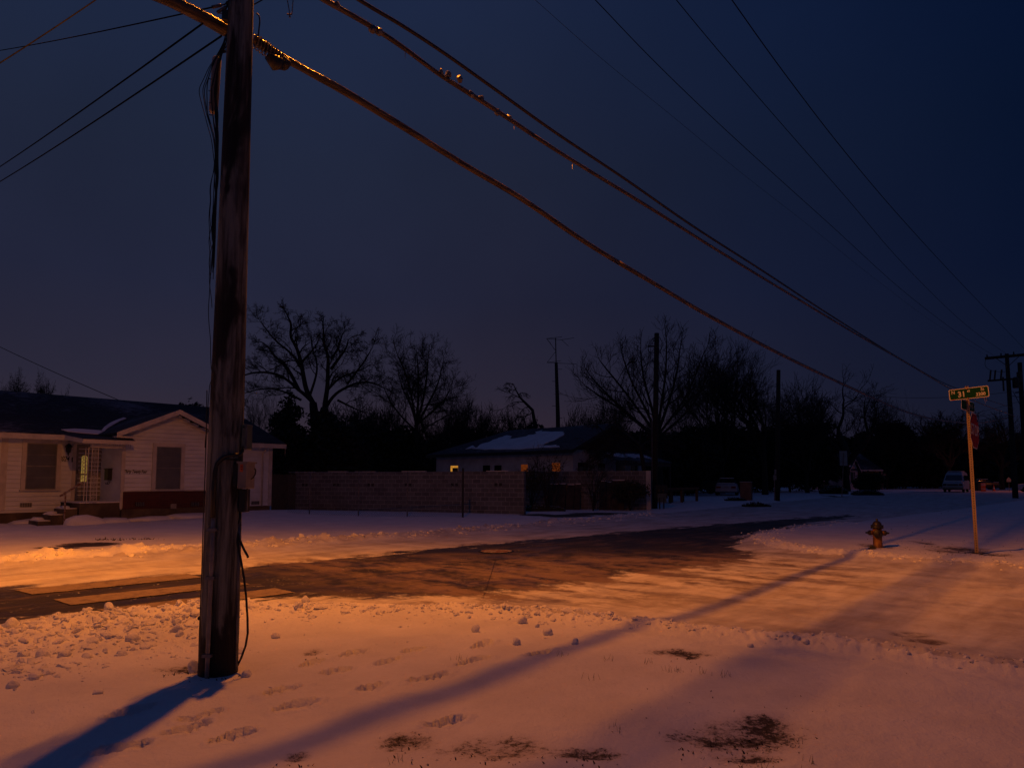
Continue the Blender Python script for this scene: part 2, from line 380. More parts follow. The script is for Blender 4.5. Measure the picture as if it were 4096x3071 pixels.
for cx_,cy_,a,b_ in DW2: dirt=np.maximum(dirt,1.5*np.exp(-(((X-cx_)/a)**2+((Y-cy_)/b_)**2)**2))
def fastmesh(name,fs,mat,mid=None,kind='structure'):
    used=np.unique(fs); remap=np.full(len(X),-1); remap[used]=np.arange(len(used)); f=remap[fs]
    me=bpy.data.meshes.new(name); me.vertices.add(len(used)); me.vertices.foreach_set('co',np.stack([X[used],Y[used],Z[used]],-1).ravel().astype(np.float32))
    me.loops.add(f.size); me.loops.foreach_set('vertex_index',f.ravel().astype(np.int32)); me.polygons.add(len(f))
    me.polygons.foreach_set('loop_start',np.arange(0,f.size,4,dtype=np.int32)); me.polygons.foreach_set('loop_total',np.full(len(f),4,dtype=np.int32))
    me.polygons.foreach_set('use_smooth',np.ones(len(f),bool)); me.update(calc_edges=True)
    for nm,arr in (('asph',asph),('glaze',glz),('dirt',dirt)):
        at=me.attributes.new(nm,'FLOAT','POINT'); at.data.foreach_set('value',arr[used].astype(np.float32))
    me.materials.append(mat); o=link(name,me); o['kind']=kind; return o
def attr(nt,n): a=N(nt,'ShaderNodeAttribute'); a.attribute_name=n; return a.outputs['Fac']
# snow
def snowmat(name,dirty=True):
    m,nt,b=newmat(name); v=coords(nt)
    f=noise(nt,v,1.3,5,.6); g=noise(nt,v,45,3,.7); c=mixc(nt,ramp(nt,f,.3,.7),(.82,.81,.82),(.70,.69,.71)); c=mixc(nt,mathn(nt,'MULTIPLY',ramp(nt,noise(nt,v,22,6,.75),.52,.72),.22),c,(.45,.42,.42))
    if dirty:
        n=noise(nt,coords(nt,(1,1.3,1)),26,8,.85,.3); n2=noise(nt,v,3,3)
        big=noise(nt,v,5,4,.7); c=mixc(nt,mathn(nt,'MULTIPLY',ramp(nt,mathn(nt,'ADD',mathn(nt,'MULTIPLY',attr(nt,'dirt'),.6),mathn(nt,'MULTIPLY',big,.5)),.45,.95),.5),c,(.30,.22,.18))
        d=mathn(nt,'ADD',mathn(nt,'MULTIPLY',attr(nt,'dirt'),.27),mathn(nt,'ADD',mathn(nt,'MULTIPLY',n,.6),mathn(nt,'MULTIPLY',big,.42)))
        d=mathn(nt,'MULTIPLY',ramp(nt,d,.69,.80),ramp(nt,attr(nt,'dirt'),.08,.3))
        c=mixc(nt,d,c,mixc(nt,n2,(.035,.03,.018),(.06,.045,.03)))
    L(nt,c,b.inputs['Base Color']); b.inputs['Roughness'].default_value=.62; b.inputs['Specular IOR Level'].default_value=.35
    bump(nt,b,mathn(nt,'ADD',g,mathn(nt,'MULTIPLY',noise(nt,v,7,5,.65),1.8)),.6,.014); return m
M['snow']=snowmat('snow_cover'); M['snowplain']=snowmat('snow_lump',False)
m,nt,b=newmat('street_surface'); v=coords(nt); vr=rcoords(nt,R(-48),(.75,2.6,1))
vr2=rcoords(nt,R(-48),(2.2,.75,1))
st=noise(nt,vr,.9,7,.68,.3); st2=noise(nt,vr2,.8,7,.7,.4); fn=noise(nt,v,3.2,8,.78,.3); fine_=noise(nt,v,60,3,.7)
gl=attr(nt,'glaze'); stx=mixc(nt,gl,st,st2)
sepx=N(nt,'ShaderNodeSeparateColor'); L(nt,stx,sepx.inputs[0]); stm=sepx.outputs[0]
a_=mathn(nt,'ADD',attr(nt,'asph'),mathn(nt,'MULTIPLY',mathn(nt,'SUBTRACT',stm,.5),1.7)); a_=mathn(nt,'ADD',a_,mathn(nt,'MULTIPLY',mathn(nt,'SUBTRACT',fn,.5),1.0))
am=ramp(nt,a_,.44,.72)
asphc=mixc(nt,ramp(nt,noise(nt,v,180,2),.3,.7),(.020,.018,.018),(.040,.035,.033))
asphc=mixc(nt,mathn(nt,'MULTIPLY',ramp(nt,mathn(nt,'ADD',mathn(nt,'MULTIPLY',noise(nt,vr,1.2,6,.65),.6),mathn(nt,'MULTIPLY',noise(nt,v,.5,4),.4)),.47,.63),.7),asphc,(.115,.085,.065))
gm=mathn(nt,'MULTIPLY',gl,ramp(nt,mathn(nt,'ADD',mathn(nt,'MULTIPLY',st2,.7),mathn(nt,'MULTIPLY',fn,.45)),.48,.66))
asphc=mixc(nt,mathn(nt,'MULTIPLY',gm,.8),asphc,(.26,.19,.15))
packed=mixc(nt,ramp(nt,mathn(nt,'ADD',mathn(nt,'MULTIPLY',st,.6),mathn(nt,'MULTIPLY',st2,.4)),.35,.65),(.72,.71,.72),(.44,.40,.38))
packed=mixc(nt,mathn(nt,'MULTIPLY',ramp(nt,attr(nt,'dirt'),.25,.8),ramp(nt,fn,.35,.6)),packed,(.12,.09,.07))
vo=N(nt,'ShaderNodeTexVoronoi'); L(nt,rcoords(nt,R(-48),(1,1.6,1)),vo.inputs['Vector']); vo.inputs['Scale'].default_value=14
fl=mathn(nt,'MULTIPLY',mathn(nt,'LESS_THAN',vo.outputs['Distance'],.19),ramp(nt,noise(nt,vr,1.1,4,.7,.3),.54,.66))
asphc=mixc(nt,fl,asphc,(.7,.7,.72))
# crack lines
vc=N(nt,'ShaderNodeTexVoronoi'); vc.feature='DISTANCE_TO_EDGE'; vc.inputs['Scale'].default_value=.22; L(nt,coords(nt),vc.inputs['Vector'])
mx=N(nt,'ShaderNodeVectorMath'); mx.operation='ADD'; L(nt,coords(nt),mx.inputs[0]); nv=N(nt,'ShaderNodeTexNoise'); nv.inputs['Scale'].default_value=1.2; nv.inputs['Detail'].default_value=4; L(nt,nv.outputs['Color'],mx.inputs[1]); L(nt,mx.outputs[0],vc.inputs['Vector'])
asphc=mixc(nt,mathn(nt,'MULTIPLY',mathn(nt,'LESS_THAN',vc.outputs['Distance'],.0016),.7),asphc,(.012,.01,.01))
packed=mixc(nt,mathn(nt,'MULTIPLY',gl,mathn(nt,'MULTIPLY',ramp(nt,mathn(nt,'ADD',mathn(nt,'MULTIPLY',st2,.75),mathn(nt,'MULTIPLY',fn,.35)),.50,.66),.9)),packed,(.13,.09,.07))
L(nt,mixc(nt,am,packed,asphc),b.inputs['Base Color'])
ro=mathn(nt,'SUBTRACT',.60,mathn(nt,'MULTIPLY',ramp(nt,noise(nt,v,.9,5,.7),.45,.6),.30)); L(nt,ro,b.inputs['Roughness']); b.inputs['Specular IOR Level'].default_value=.4
bump(nt,b,mathn(nt,'ADD',mathn(nt,'MULTIPLY',fine_,.5),mathn(nt,'ADD',mathn(nt,'MULTIPLY',fn,.8),mathn(nt,'MULTIPLY',stm,1.5))),.5,.012)
M['street']=m
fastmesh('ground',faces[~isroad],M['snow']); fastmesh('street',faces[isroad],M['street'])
# ground under the camera
mb=MB(); n=48; mb.add([(0,0,gz(0,0.01))]+[(.9*math.sin(2*math.pi*k/n),.9*math.cos(2*math.pi*k/n),gz(.9*math.sin(2*math.pi*k/n),.9*math.cos(2*math.pi*k/n))-.003) for k in range(n)],[(0,(k+1)%n+1,k+1) for k in range(n)])
o=build('ground_near_camera',mb,'snowplain'); o['kind']='structure'; o.name='verge'
# crosswalk bars: draped sheets
m,nt,b=newmat('crosswalk_paint'); v=coords(nt); f=noise(nt,v,7,6,.7); f2=noise(nt,v,70,3,.7)
L(nt,mixc(nt,ramp(nt,mathn(nt,'ADD',mathn(nt,'MULTIPLY',f,.6),mathn(nt,'MULTIPLY',f2,.4)),.47,.62),(.25,.20,.145),(.12,.09,.065)),b.inputs['Base Color']); b.inputs['Roughness'].default_value=.6; bump(nt,b,f2,.4,.005); M['xwalk']=m
def drape(quad,nu,nv,off,extra=0):
    q=[G(*p) for p in quad]; mb=MB(); vs=[]; 
    for a in range(nu+1):
        for c in range(nv+1):
            s_=a/nu; t_=c/nv; p=(q[0]*(1-s_)+q[3]*s_)*(1-t_)+(q[1]*(1-s_)+q[2]*s_)*t_; vs.append(p)
    xs=np.array([p.x for p in vs]); ys=np.array([p.y for p in vs]); zz=hz(xs,ys)+off
    vs=[(x,y,z) for x,y,z in zip(xs,ys,zz)]
    return mb.add(vs,[(a*(nv+1)+c,a*(nv+1)+c+1,(a+1)*(nv+1)+c+1,(a+1)*(nv+1)+c) for a in range(nu) for c in range(nv)])
for k,q in enumerate([[(57,2363),(128,2381),(808,2312),(745,2297)],[(214,2401),(285,2424),(1000,2340),(925,2325)],[(389,2442),(470,2466),(1182,2373),(1099,2356)]]):
    o=build('crosswalk_marking',drape(q,150,16,.010),'xwalk',smooth=True); o['kind']='structure'
# ------------------------------------------------------------------ near utility pole
pole=thing('utility_pole','tall weathered wooden utility pole in the left foreground with conduit and grey boxes','utility pole',(POLE.x,POLE.y,0))
def pp(px,py,dy=0): # local coords relative to pole at depth POLE.y+dy
    return P(px,py,POLE.y+dy)-Vector((POLE.x,POLE.y,0))
topw=pp(965,0); basew=pp(872,2690); ax=(topw-basew)/(topw.z-basew.z)
def axis(z): return basew+ax*(z-basew.z)
def prad(z): return .147-.0088*max(z,0)
mb=MB(); nn=40; zs=np.linspace(-.15,10.6,170)
for z in zs:
    c=axis(z)
    for j in range(nn):
        a=2*math.pi*j/nn; r=prad(z)*(1+.05*(float(fbm(math.cos(a)*2.2+5,math.sin(a)*2.2+z*.25,3,3))-.5)+.035*(float(vn(a*6.4,z*.7,8))-.5))
        r+= -.006*max(0,float(vn(a*7,z*.35,12))-.72)*6
        mb.v.append((c.x+r*math.cos(a),c.y+r*math.sin(a),z))
for i_ in range(len(zs)-1):
    for j in range(nn): a=i_*nn+j; b_=i_*nn+(j+1)%nn; mb.f.append((a,b_,b_+nn,a+nn))
mb.f.append(tuple((len(zs)-1)*nn+j for j in range(nn)))
shaft=build('shaft',mb,'pole',pole,smooth=True)
def onpole(px,py):   # point on the camera-side face of the pole at pixel
    p=pp(px,py); c=axis(p.z); r=prad(p.z); dx=max(-.98,min(.98,(p.x-c.x)/r)); return Vector((c.x+dx*r,c.y-r*math.sqrt(1-dx*dx),p.z))
# conduits
mb=MB(); mb.tube([onpole(x,y)+Vector((0,-.012,0)) for x,y in ((863,2700),(868,2560),(873,2420),(880,2250),(886,2062))],.016,10); build('conduit',mb,'conduit',pole,smooth=True)
mb=MB()
for y_,x_ in ((2112,884),(2300,876),(2600,866)):
    p=onpole(x_,y_); mb.box(p.x-.035,p.x+.035,p.y-.035,p.y,p.z-.012,p.z+.012)
build('conduit_strap',mb,'galv',pole)
mb=MB(); mb.tube([pp(944,2680,-.02),pp(948,2500,-.02),pp(952,2300,-.02),pp(957,2080,-.02)],.014,8); build('conduit',mb,'galv',pole,smooth=True)
# black cable down the front, looping to the right hand boxes
mb=MB(); mb.tube([onpole(886,2065)+Vector((0,-.02,0)),onpole(888,1950)+Vector((0,-.02,0)),onpole(892,1890)+Vector((0,-.02,0)),onpole(902,1855)+Vector((0,-.025,0)),onpole(925,1830)+Vector((0,-.03,0)),onpole(945,1822)+Vector((0,-.03,0)),pp(962,1817,-.1),pp(971,1805,-.06),pp(972,1790,-.05)],[.019,.019,.017,.016,.015,.014,.012,.011,.010],8)
mb.tube([onpole(894,2000)+Vector((0,-.03,0)),onpole(897,1900)+Vector((0,-.03,0)),onpole(905,1862)+Vector((0,-.03,0)),onpole(930,1838)+Vector((0,-.03,0)),pp(955,1840,-.1)],.007,6)
build('riser_cable',mb,'black',pole,smooth=True)
# repeater box
def pbox(px0,px1,py0,py1,d0,d1,mat,name,tilt=0):
    a=pp(px0,py1,d0); b_=pp(px1,py0,d0); mb=MB(); mb.box(a.x,b_.x,a.y,a.y+(d1-d0),a.z,b_.z); o=build(name,mb,mat,pole)
    bv=o.modifiers.new('bevel','BEVEL'); bv.width=.004; bv.segments=2; return o,a,b_
def pbox_in(a,b_,mat,name,parent,fx0,fx1,fz0,fz1,th=.004):
    mb=MB(); x0=a.x+(b_.x-a.x)*fx0; x1=a.x+(b_.x-a.x)*fx1; z0=a.z+(b_.z-a.z)*fz0; z1=a.z+(b_.z-a.z)*fz1
    mb.box(x0,x1,a.y-th,a.y+.001,z0,z1); return build(name,mb,mat,parent)
o,a,b_=pbox(964,988,1697,1796,-.06,.06,'plastic_green','amplifier_box')
pbox_in(a,b_,'black','latch',o,.15,.6,.06,.12); pbox_in(a,b_,'black','latch',o,.15,.6,.86,.92); pbox_in(a,b_,'galv','door_flange',o,.86,1.1,-.01,1.01,.010)
pbox_in(a,b_,'galv','nameplate',o,.2,.55,.79,.83,.006)
o,a,b_=pbox(948,986,1849,1953,-.12,.06,'plastic_grey','power_supply_box')
pbox_in(a,b_,'orange','warning_sticker',o,.30,.62,.64,.92); pbox_in(a,b_,'conduit','door_rim',o,.06,.10,.04,.96,.003); pbox_in(a,b_,'galv','door_rim',o,.24,.90,.06,.075,.003)
for k,(z0,z1) in enumerate(((.80,.87),(.70,.77))): pbox_in(a,b_,'black','sticker_print',o,.36,.56,z0+.02,z1-.02,.006)
mb=MB(); q=pp(946,1847,-.13); q2=pp(990,1852,-.13); mb.box(q.x,q2.x,q.y,q.y+.2,q2.z,q.z+.004); build('box_lid',mb,'plastic_grey',pole)
o,a,b_=pbox(930,949,1857,1945,-.10,.02,'black','battery_box')
o,a,b_=pbox(952,982,1956,2048,-.05,.05,'black','meter_box'); mb=MB()
q=pp(983,2040,-.03); q2=pp(990,1945,-.03); mb.box(q.x,q2.x,q.y,q.y+.02,q.z,q2.z); build('mounting_rail',mb,'galv',pole)
mb=MB(); mb.tube([pp(985,1920,-.02),pp(1000,1918,-.02),pp(1012,1911,-.02),pp(1021,1896,-.02),pp(1023,1882,-.02),pp(1019,1872,-.02)],.0055,6)
mb.tube([pp(985,1915,-.02),pp(994,1908,-.02),pp(1003,1913,-.02),pp(994,1920,-.02),pp(985,1919,-.02)],.004,6); build('loose_cable',mb,'black',pole,smooth=True)
mb=MB(); mb.tube([pp(961,2045,-.02),pp(960,2080,-.03),pp(951,2095,-.03),pp(949,2125,-.03),pp(960,2160,-.04),pp(975,2195,-.05),pp(988,2218,-.06),pp(993,2230,-.06)],.009,6)
mb.tube([pp(961,2045,-.02),pp(955,2078,-.02),pp(962,2100,-.02),pp(957,2120,-.02),pp(950,2105,-.02),pp(950,2170,-.05),pp(962,2230,-.05),pp(976,2310,-.05),pp(985,2390,-.05),pp(990,2470,-.05),pp(991,2530,-.05),pp(983,2580,-.05),pp(965,2630,-.03),pp(946,2668,0)],.0085,6)
build('hanging_cable',mb,'black',pole,smooth=True)
# left side: splice enclosure and tangled drops
mb=MB(); q=pp(868,232,.02); q2=pp(853,452,.02); mb.tube([q,q+(q2-q)*.03,q+(q2-q)*.97,q2],[.03,.036,.036,.03],12); build('splice_enclosure',mb,'conduit',pole,smooth=True)
rg=random.Random(5); mb=MB()
def wob(pts,amp,sub=6):
    out=[]
    for k in range(len(pts)-1):
        for s_ in range(sub):
            t=s_/sub; p=Vector(pts[k]).lerp(Vector(pts[k+1]),t); out.append(p+Vector((rg.uniform(-amp,amp),rg.uniform(-amp,amp),0)))
    out.append(Vector(pts[-1])); return out
def smoothpts(pts,it=2):
    pts=[Vector(p) for p in pts]
    for _ in range(it):
        q=[pts[0]]
        for a,b__ in zip(pts[:-1],pts[1:]): q+= [a*.75+b__*.25,a*.25+b__*.75]
        q.append(pts[-1]); pts=q
    return pts
for k in range(13):
    x0=870+rg.uniform(-2,6); top=(905,rg.uniform(140,230)); bow=rg.uniform(12,64)*(k%2)
    pts=[pp(*top,-.05),pp(882+rg.uniform(-4,8),200+rg.uniform(-10,20),-.04),pp(868-bow*.6+rg.uniform(0,8),270,-.03-rg.random()*.05),pp(858-bow+rg.uniform(0,10),360,-.05),pp(862-bow*.8+rg.uniform(0,8),450,-.03),pp(868-bow*.3+rg.uniform(0,8),560,-.02),pp(862+rg.uniform(-5,12),720,0),pp(852+rg.uniform(-3,12),860,0),pp(845+rg.uniform(-2,14),1060+rg.uniform(-200,100),0)]
    mb.tube(smoothpts(wob(pts,.006,2)),rg.uniform(.003,.0055),5)
for k in range(5):
    x1=rg.uniform(843,853); y0=rg.uniform(560,950); y1=y0+rg.uniform(250,600)
    mb.tube(smoothpts(wob([pp(868-(y0-500)*.02,y0,0),pp(x1-8,(y0*2+y1)/3,-.02),pp(x1-10,(y0+2*y1)/3,-.02),pp(x1-2,y1,0)],.008,3)),.003,5)
mb.tube(smoothpts(wob([pp(848,1500,0),pp(836,1560,0),pp(826,1700,0),pp(820,1790,0)],.004,3)),.003,5)
mb.tube(smoothpts([pp(828,1560,0),pp(826,1700,0),pp(822,1850,0),pp(812,2100,-.01),pp(807,2300,-.01),pp(802,2420,0),pp(800,2470,0),pp(796,2560,0),pp(795,2690,0)]),.0042,5)
mb.ico(pp(799,2470,-.01),.018,3)
for k in range(4):
    q=pp(848+k,318+k*48,-.05); mb.tube([q,q+Vector((-.03,0,.005))],.004,5)
build('tangled_cable',mb,'black',pole,smooth=True)
# service clamps and wedge grips near the top
mb=MB()
for (x0,y0,x1,y1) in ((848,30,885,22),(868,52,905,28)):
    mb.tube([pp(x0,y0,-.05),pp(x1,y1,-.05)],.013,8)
build('wedge_clamp',mb,'galv',pole,smooth=True)
mb=MB(); mb.tube(smoothpts([pp(885,22,-.05),pp(900,18,-.05),pp(912,12,-.03)]),.006,5); mb.tube(smoothpts([pp(905,28,-.05),pp(912,14,-.03)]),.006,5); mb.tube(smoothpts([pp(868,50,-.05),pp(890,58,-.06),pp(905,40,-.05),pp(913,16,-.03)]),.004,5)
mb.tube([pp(914,-40,0),pp(913,20,0),pp(912,100,0),pp(903,185,0)],.004,5); build('drop_wire',mb,'black',pole,smooth=True)
mb=MB(); q=pp(908,68,-.03); mb.box(q.x-.03,q.x+.03,q.y-.03,q.y+.03,q.z-.04,q.z+.04); q=pp(912,14,-.03); mb.ico(q,.022,9); build('hook_bracket',mb,'iron',pole)
mb=MB(); mb.tube(smoothpts([pp(1026,55,0),pp(1036,62,0),pp(1040,85,0),pp(1036,115,0),pp(1033,150,-.02)]),.006,6); build('jumper_wire',mb,'black',pole,smooth=True)
# knots and long crack darkening are in the material; crossarm above frame
mb=MB(); Rm=Matrix.Translation(axis(10.1)+Vector((0,0,0)))@Matrix.Rotation(R(138),4,'Z'); mb.box(-1.5,1.5,-.06,.06,-.06,.06,Rm); build('crossarm',mb,'pole',pole)
# ------------------------------------------------------------------ street lamp (just above the frame)
LAMP=Vector((-2.15,7.85,9.15))
lamp=thing('street_lamp','sodium street lamp on a curved arm from the near wooden pole, above the picture','street lamp',(POLE.x,POLE.y,0))
Lp=LAMP-Vector((POLE.x,POLE.y,0)); a0=axis(8.0)
mb=MB(); mb.tube(smoothpts([a0,a0+Vector((.03,.5,.45)),a0+Vector((.1,1.3,.75)),Lp+Vector((0,-.35,.10))]),.025,8); build('arm',mb,'galv',lamp,smooth=True)
mb=MB(); mb.lathe([(.02,-.35),(.09,-.3),(.15,-.05),(.16,.12),(.10,.28),(.02,.33)],16,Matrix.Translation(Lp+Vector((0,0,.13)))@Matrix.Rotation(R(-90),4,'X')@Matrix.Scale(.5,4,(0,1,0))); build('lamp_head',mb,'galv',lamp,smooth=True)
mb=MB(); mb.lathe([(.02,-.02),(.10,0),(.11,.04)],16,Matrix.Translation(Lp+Vector((0,0,.02)))); build('lens',mb,'lit_lens',lamp,smooth=True)
mb=MB(); mb.tube([pp(1142,-40,.9),pp(1160,60,.9)],.005,5); mb.tube([pp(1176,-40,.9),pp(1168,56,.9)],.005,5); mb.tube([pp(1148,58,.9),pp(1168,58,.9)],.008,5); mb.tube([pp(1158,58,.9),pp(1160,72,.9)],.008,5); build('dangling_wire',mb,'galv',lamp)
def lampl(loc,power,radius=.11,shaped=True,col=(1,.265,.016),azx=-.62,azy=0):
    ld=bpy.data.lights.new('street_lamp_light','POINT'); ld.energy=power; ld.color=col; ld.shadow_soft_size=radius
    lo=bpy.data.objects.new('street_lamp_light',ld); COL.objects.link(lo); lo.location=loc
    if shaped:
        ld.use_nodes=True; nt=ld.node_tree; em=[n for n in nt.nodes if n.type=='EMISSION'][0]
        tc=N(nt,'ShaderNodeTexCoord'); sp=N(nt,'ShaderNodeSeparateXYZ'); L(nt,tc.outputs['Normal'],sp.inputs[0])
        nx,ny,nz_=sp.outputs
        cz=mathn(nt,'MAXIMUM',mathn(nt,'MULTIPLY',nz_,-1),.16)
        tx=mathn(nt,'DIVIDE',mathn(nt,'MULTIPLY',nx,mathn(nt,'SUBTRACT',.66 if azx else 1.3,mathn(nt,'MULTIPLY',mathn(nt,'GREATER_THAN',nx,0),.16 if azx else 0))),cz)
        yy=mathn(nt,'SUBTRACT',mathn(nt,'DIVIDE',ny,cz),.3 if azx else 0)
        ty=mathn(nt,'MULTIPLY',yy,mathn(nt,'ADD',2.15 if azx else 1.6,mathn(nt,'MULTIPLY',mathn(nt,'GREATER_THAN',yy,0),-.25 if azx else 0)))
        t2=mathn(nt,'SQRT',mathn(nt,'ADD',mathn(nt,'MULTIPLY',tx,tx),mathn(nt,'MULTIPLY',ty,ty)))
        E=mathn(nt,'DIVIDE',1,mathn(nt,'ADD',1,mathn(nt,'POWER',mathn(nt,'DIVIDE',t2,.95),3.0)))
        I=mathn(nt,'DIVIDE',E,mathn(nt,'POWER',cz,3))
        b_=mathn(nt,'MAXIMUM',mathn(nt,'ADD',1,mathn(nt,'MULTIPLY',nx,azx)),.2)
        I=mathn(nt,'MULTIPLY',I,b_)
        hc=N(nt,'ShaderNodeMapRange'); hc.interpolation_type='SMOOTHSTEP'; L(nt,mathn(nt,'MULTIPLY',nz_,-1),hc.inputs[0]); hc.inputs[1].default_value=.04; hc.inputs[2].default_value=.30; hc.inputs[3].default_value=.04; hc.inputs[4].default_value=1
        I=mathn(nt,'MAXIMUM',mathn(nt,'MULTIPLY',I,hc.outputs[0]),.35); I=mathn(nt,'MULTIPLY',I,mathn(nt,'ADD',.06,mathn(nt,'MULTIPLY',hc.outputs[0],.94)))
        L(nt,mathn(nt,'MINIMUM',I,8),em.inputs['Strength'])
    return lo
SGN=1
lampl(LAMP+Vector((0,0,-.06)),3700,.11)
# ------------------------------------------------------------------ far right pole
FP=P(4062,1990,52); FP.z=gz(FP.x,FP.y)
fpole=thing('utility_pole','distant utility pole with wide crossarm at the right edge behind the stop sign','utility pole',tuple(FP))
ht=P(4057,1420,52).z-FP.z
mb=MB(); mb.tube([(0,0,-.2),(0,0,ht*.5),(-.05,0,ht+.1)],[.2,.17,.13],12); build('shaft',mb,'bark',fpole,smooth=True)
RA=Matrix.Rotation(R(140),4,'Z')
mb=MB(); Tm=Matrix.Translation((0,0,ht-.1))@RA; mb.box(-1.45,1.45,-.09,.09,-.1,.1,Tm); build('crossarm',mb,'bark',fpole)
mb=MB()
for sx in (-1,1): mb.tube([Tm@Vector((sx*.75,0,-.05)),Tm@Vector((0,.02,-.8))],.025,5)
build('brace',mb,'bark',fpole)
for xx in (-1.3,-.4,.4,1.3):
    mb=MB(); mb.lathe([(.02,0),(.06,.03),(.03,.07),(.06,.10),(.03,.14),(.05,.18),(.02,.22)],8,Tm@Matrix.Translation((xx,0,.1))); build('insulator',mb,'iron',fpole)
mb=MB(); T2=Matrix.Translation((0,0,ht-1.9))@RA; mb.box(-.3,1.35,-.05,.05,-.07,.07,T2); build('lower_arm',mb,'bark',fpole)
mb=MB()
for xx in (.5,.9,1.2): mb.tube([T2@Vector((xx,0,.07)),T2@Vector((xx-.1,.1,.8))],.06,6)
mb.tube([T2@Vector((.35,.1,-.9)),T2@Vector((.35,.1,.2))],.06,6); build('fuse_cutout',mb,'iron',fpole)
mb=MB(); mb.lathe([(.18,0),(.22,.05),(.22,.75),(.12,.85)],12,Matrix.Translation((.45,-.1,ht-2.6))); build('transformer',mb,'iron',fpole,smooth=True)
mb=MB(); mb.tube(smoothpts([Tm@Vector((1.4,0,0)),Tm@Vector((1.5,0,-.7)),Tm@Vector((.9,0,-1.1)),T2@Vector((.2,0,.6))]),.015,5); mb.tube(smoothpts([(0.3,0,ht-2.9),(1.0,0,ht-4.4),(1.6,0,ht-5.2),(2.2,0,ht-4.9)]),.02,5); mb.tube(smoothpts([(.2,0,ht-3.2),(1.6,0,ht-3.5),(2.2,0,ht-4.5)]),.02,5); build('jumper_wire',mb,'wirethin',fpole)
q=P(4110,1990,55); fp2=thing('utility_pole','second dark utility pole cut by the right edge of the picture','utility pole',(q.x,q.y,gz(q.x,q.y)))
mb=MB(); mb.tube([(0,0,0),(0,0,P(4100,1460,55).z)],[.2,.16],10); build('shaft',mb,'bark',fp2,smooth=True)
mb=MB(); mb.tube([(-.3,-.3,P(4090,1500,55).z),(-.3,-.3,P(4090,1540,55).z)],.2,8); mb.tube([(-.5,0,P(4090,1580,55).z),(.6,0,P(4090,1575,55).z)],.06,6); build('equipment',mb,'iron',fp2)
# ------------------------------------------------------------------ overhead cables
PD=Vector((FP.x-POLE.x,FP.y-POLE.y,0)).normalized(); PN=Vector((-PD.y,PD.x,0))
def catm(pts,sub=6):
    out=[]
    for k in range(len(pts)-1):
        p0=pts[max(k-1,0)]; p1=pts[k]; p2=pts[k+1]; p3=pts[min(k+2,len(pts)-1)]
        for s_ in range(sub):
            t=s_/sub; out.append(.5*((2*p1)+(p2-p0)*t+(2*p0-5*p1+4*p2-p3)*t*t+(3*p1-p0-3*p2+p3)*t**3))
    out.append(pts[-1]); return out
def line(pix,off=0,sc=1.8526):
    p0=Vector((POLE.x,POLE.y,0))+PN*off
    return [planehit(x*sc,y*sc,p0,PD) for x,y in pix]
def cable(name,label,pts,r,mat,n=8,sub=8,group=None,lumps=0,seed=0):
    pts=catm(pts,sub); rr=random.Random(seed); mb=MB()
    if lumps:   # uneven, ice-glazed lashed bundle: short irregular sections
        fine=[]
        for a,b_ in zip(pts[:-1],pts[1:]):
            k=max(1,int((b_-a).length/.12)); fine+= [a.lerp(b_,t/k) for t in range(k)]
        fine.append(pts[-1]); rs=[r*(1+lumps*(float(fbm(i_*.11,seed,2,3))-.5)*2) for i_ in range(len(fine))]
        for i_ in range(0,len(fine)-1,60):
            mb.tube(fine[i_:i_+61],rs[i_:i_+61],n)
    else: mb.tube(pts,r,n)
    o=build(name,mb,mat,None,smooth=True); tag(o,label,'overhead cable',group); return o
A=line([(548,84),(610,124),(665,155),(730,190),(860,268),(1000,355),(1130,432),(1270,527),(1400,605),(1540,687),(1700,772),(1850,843),(1960,890),(2040,908),(2120,912),(2190,898)],.16)
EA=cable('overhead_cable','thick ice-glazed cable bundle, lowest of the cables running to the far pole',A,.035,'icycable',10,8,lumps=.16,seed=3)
# messenger strand and lashed drop on the same bundle: child part
mb=MB(); An=catm(A,8); mb.tube([p+Vector((0,0,.036)) for p in An],.006,5); build('support_strand',mb,'cable',EA)
mb=MB(); 
for k in range(26): q=An[0].lerp(An[6],k/26.)+Vector((0,0,.01)); 
seg=[An[0].lerp(An[16],t) for t in (0,.2,.5,.8,1)]
d0=line([(552,90),(578,104)],.16); d1=line([(578,112),(612,134)],.16)
mb.tube([d0[0],d0[1]],.045,8); mb.tube([d1[0]-Vector((0,0,.03)),(d1[0]+d1[1])/2-Vector((0,0,.06)),d1[1]-Vector((0,0,.01))],[.04,.07,.05],8); mb.ico(d1[1]+Vector((0,0,.0)),.07,4)
build('splice_case',mb,'cable',EA,smooth=True)
mb=MB()
for k in range(10): p=d0[0].lerp(d1[1],k/9.); mb.tube([p+PN*.06*math.cos(a)+Vector((0,0,.062*math.sin(a)))for a in np.linspace(0,2*math.pi,9)],.006,4)
build('lashing_wire',mb,'galv',EA)
B=line([(520,-112),(620,-48),(700,0),(800,57),(870,103),(950,162),(1040,219),(1100,258),(1220,337),(1400,447),(1550,541),(1700,632),(1850,722),(1960,785),(2050,838),(2120,872),(2190,898)],-.1)
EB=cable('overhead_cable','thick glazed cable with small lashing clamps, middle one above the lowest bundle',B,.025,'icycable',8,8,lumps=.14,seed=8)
mb=MB()
for x,y in ((726,18),(804,68),(818,74),(952,162),(967,166),(992,176),(1018,208),(1038,219),(1074,247),(1100,259)):
    p=line([(x,y-2)],-.1)[0]; mb.ico(p+Vector((0,0,.015)),.042,int(x),(1,1,1)); 
build('lashing_clamp',mb,'galv',EB)
mb=MB()
for x,y,l in ((875,107,.10),(1110,268,.07),(1236,348,.12),(1392,442,.06)):
    p=line([(x,y)],-.1)[0]; mb.tube([p,p-Vector((0,0,l))],[.006,.002],5)
build('icicle',mb,'conduit',EB)
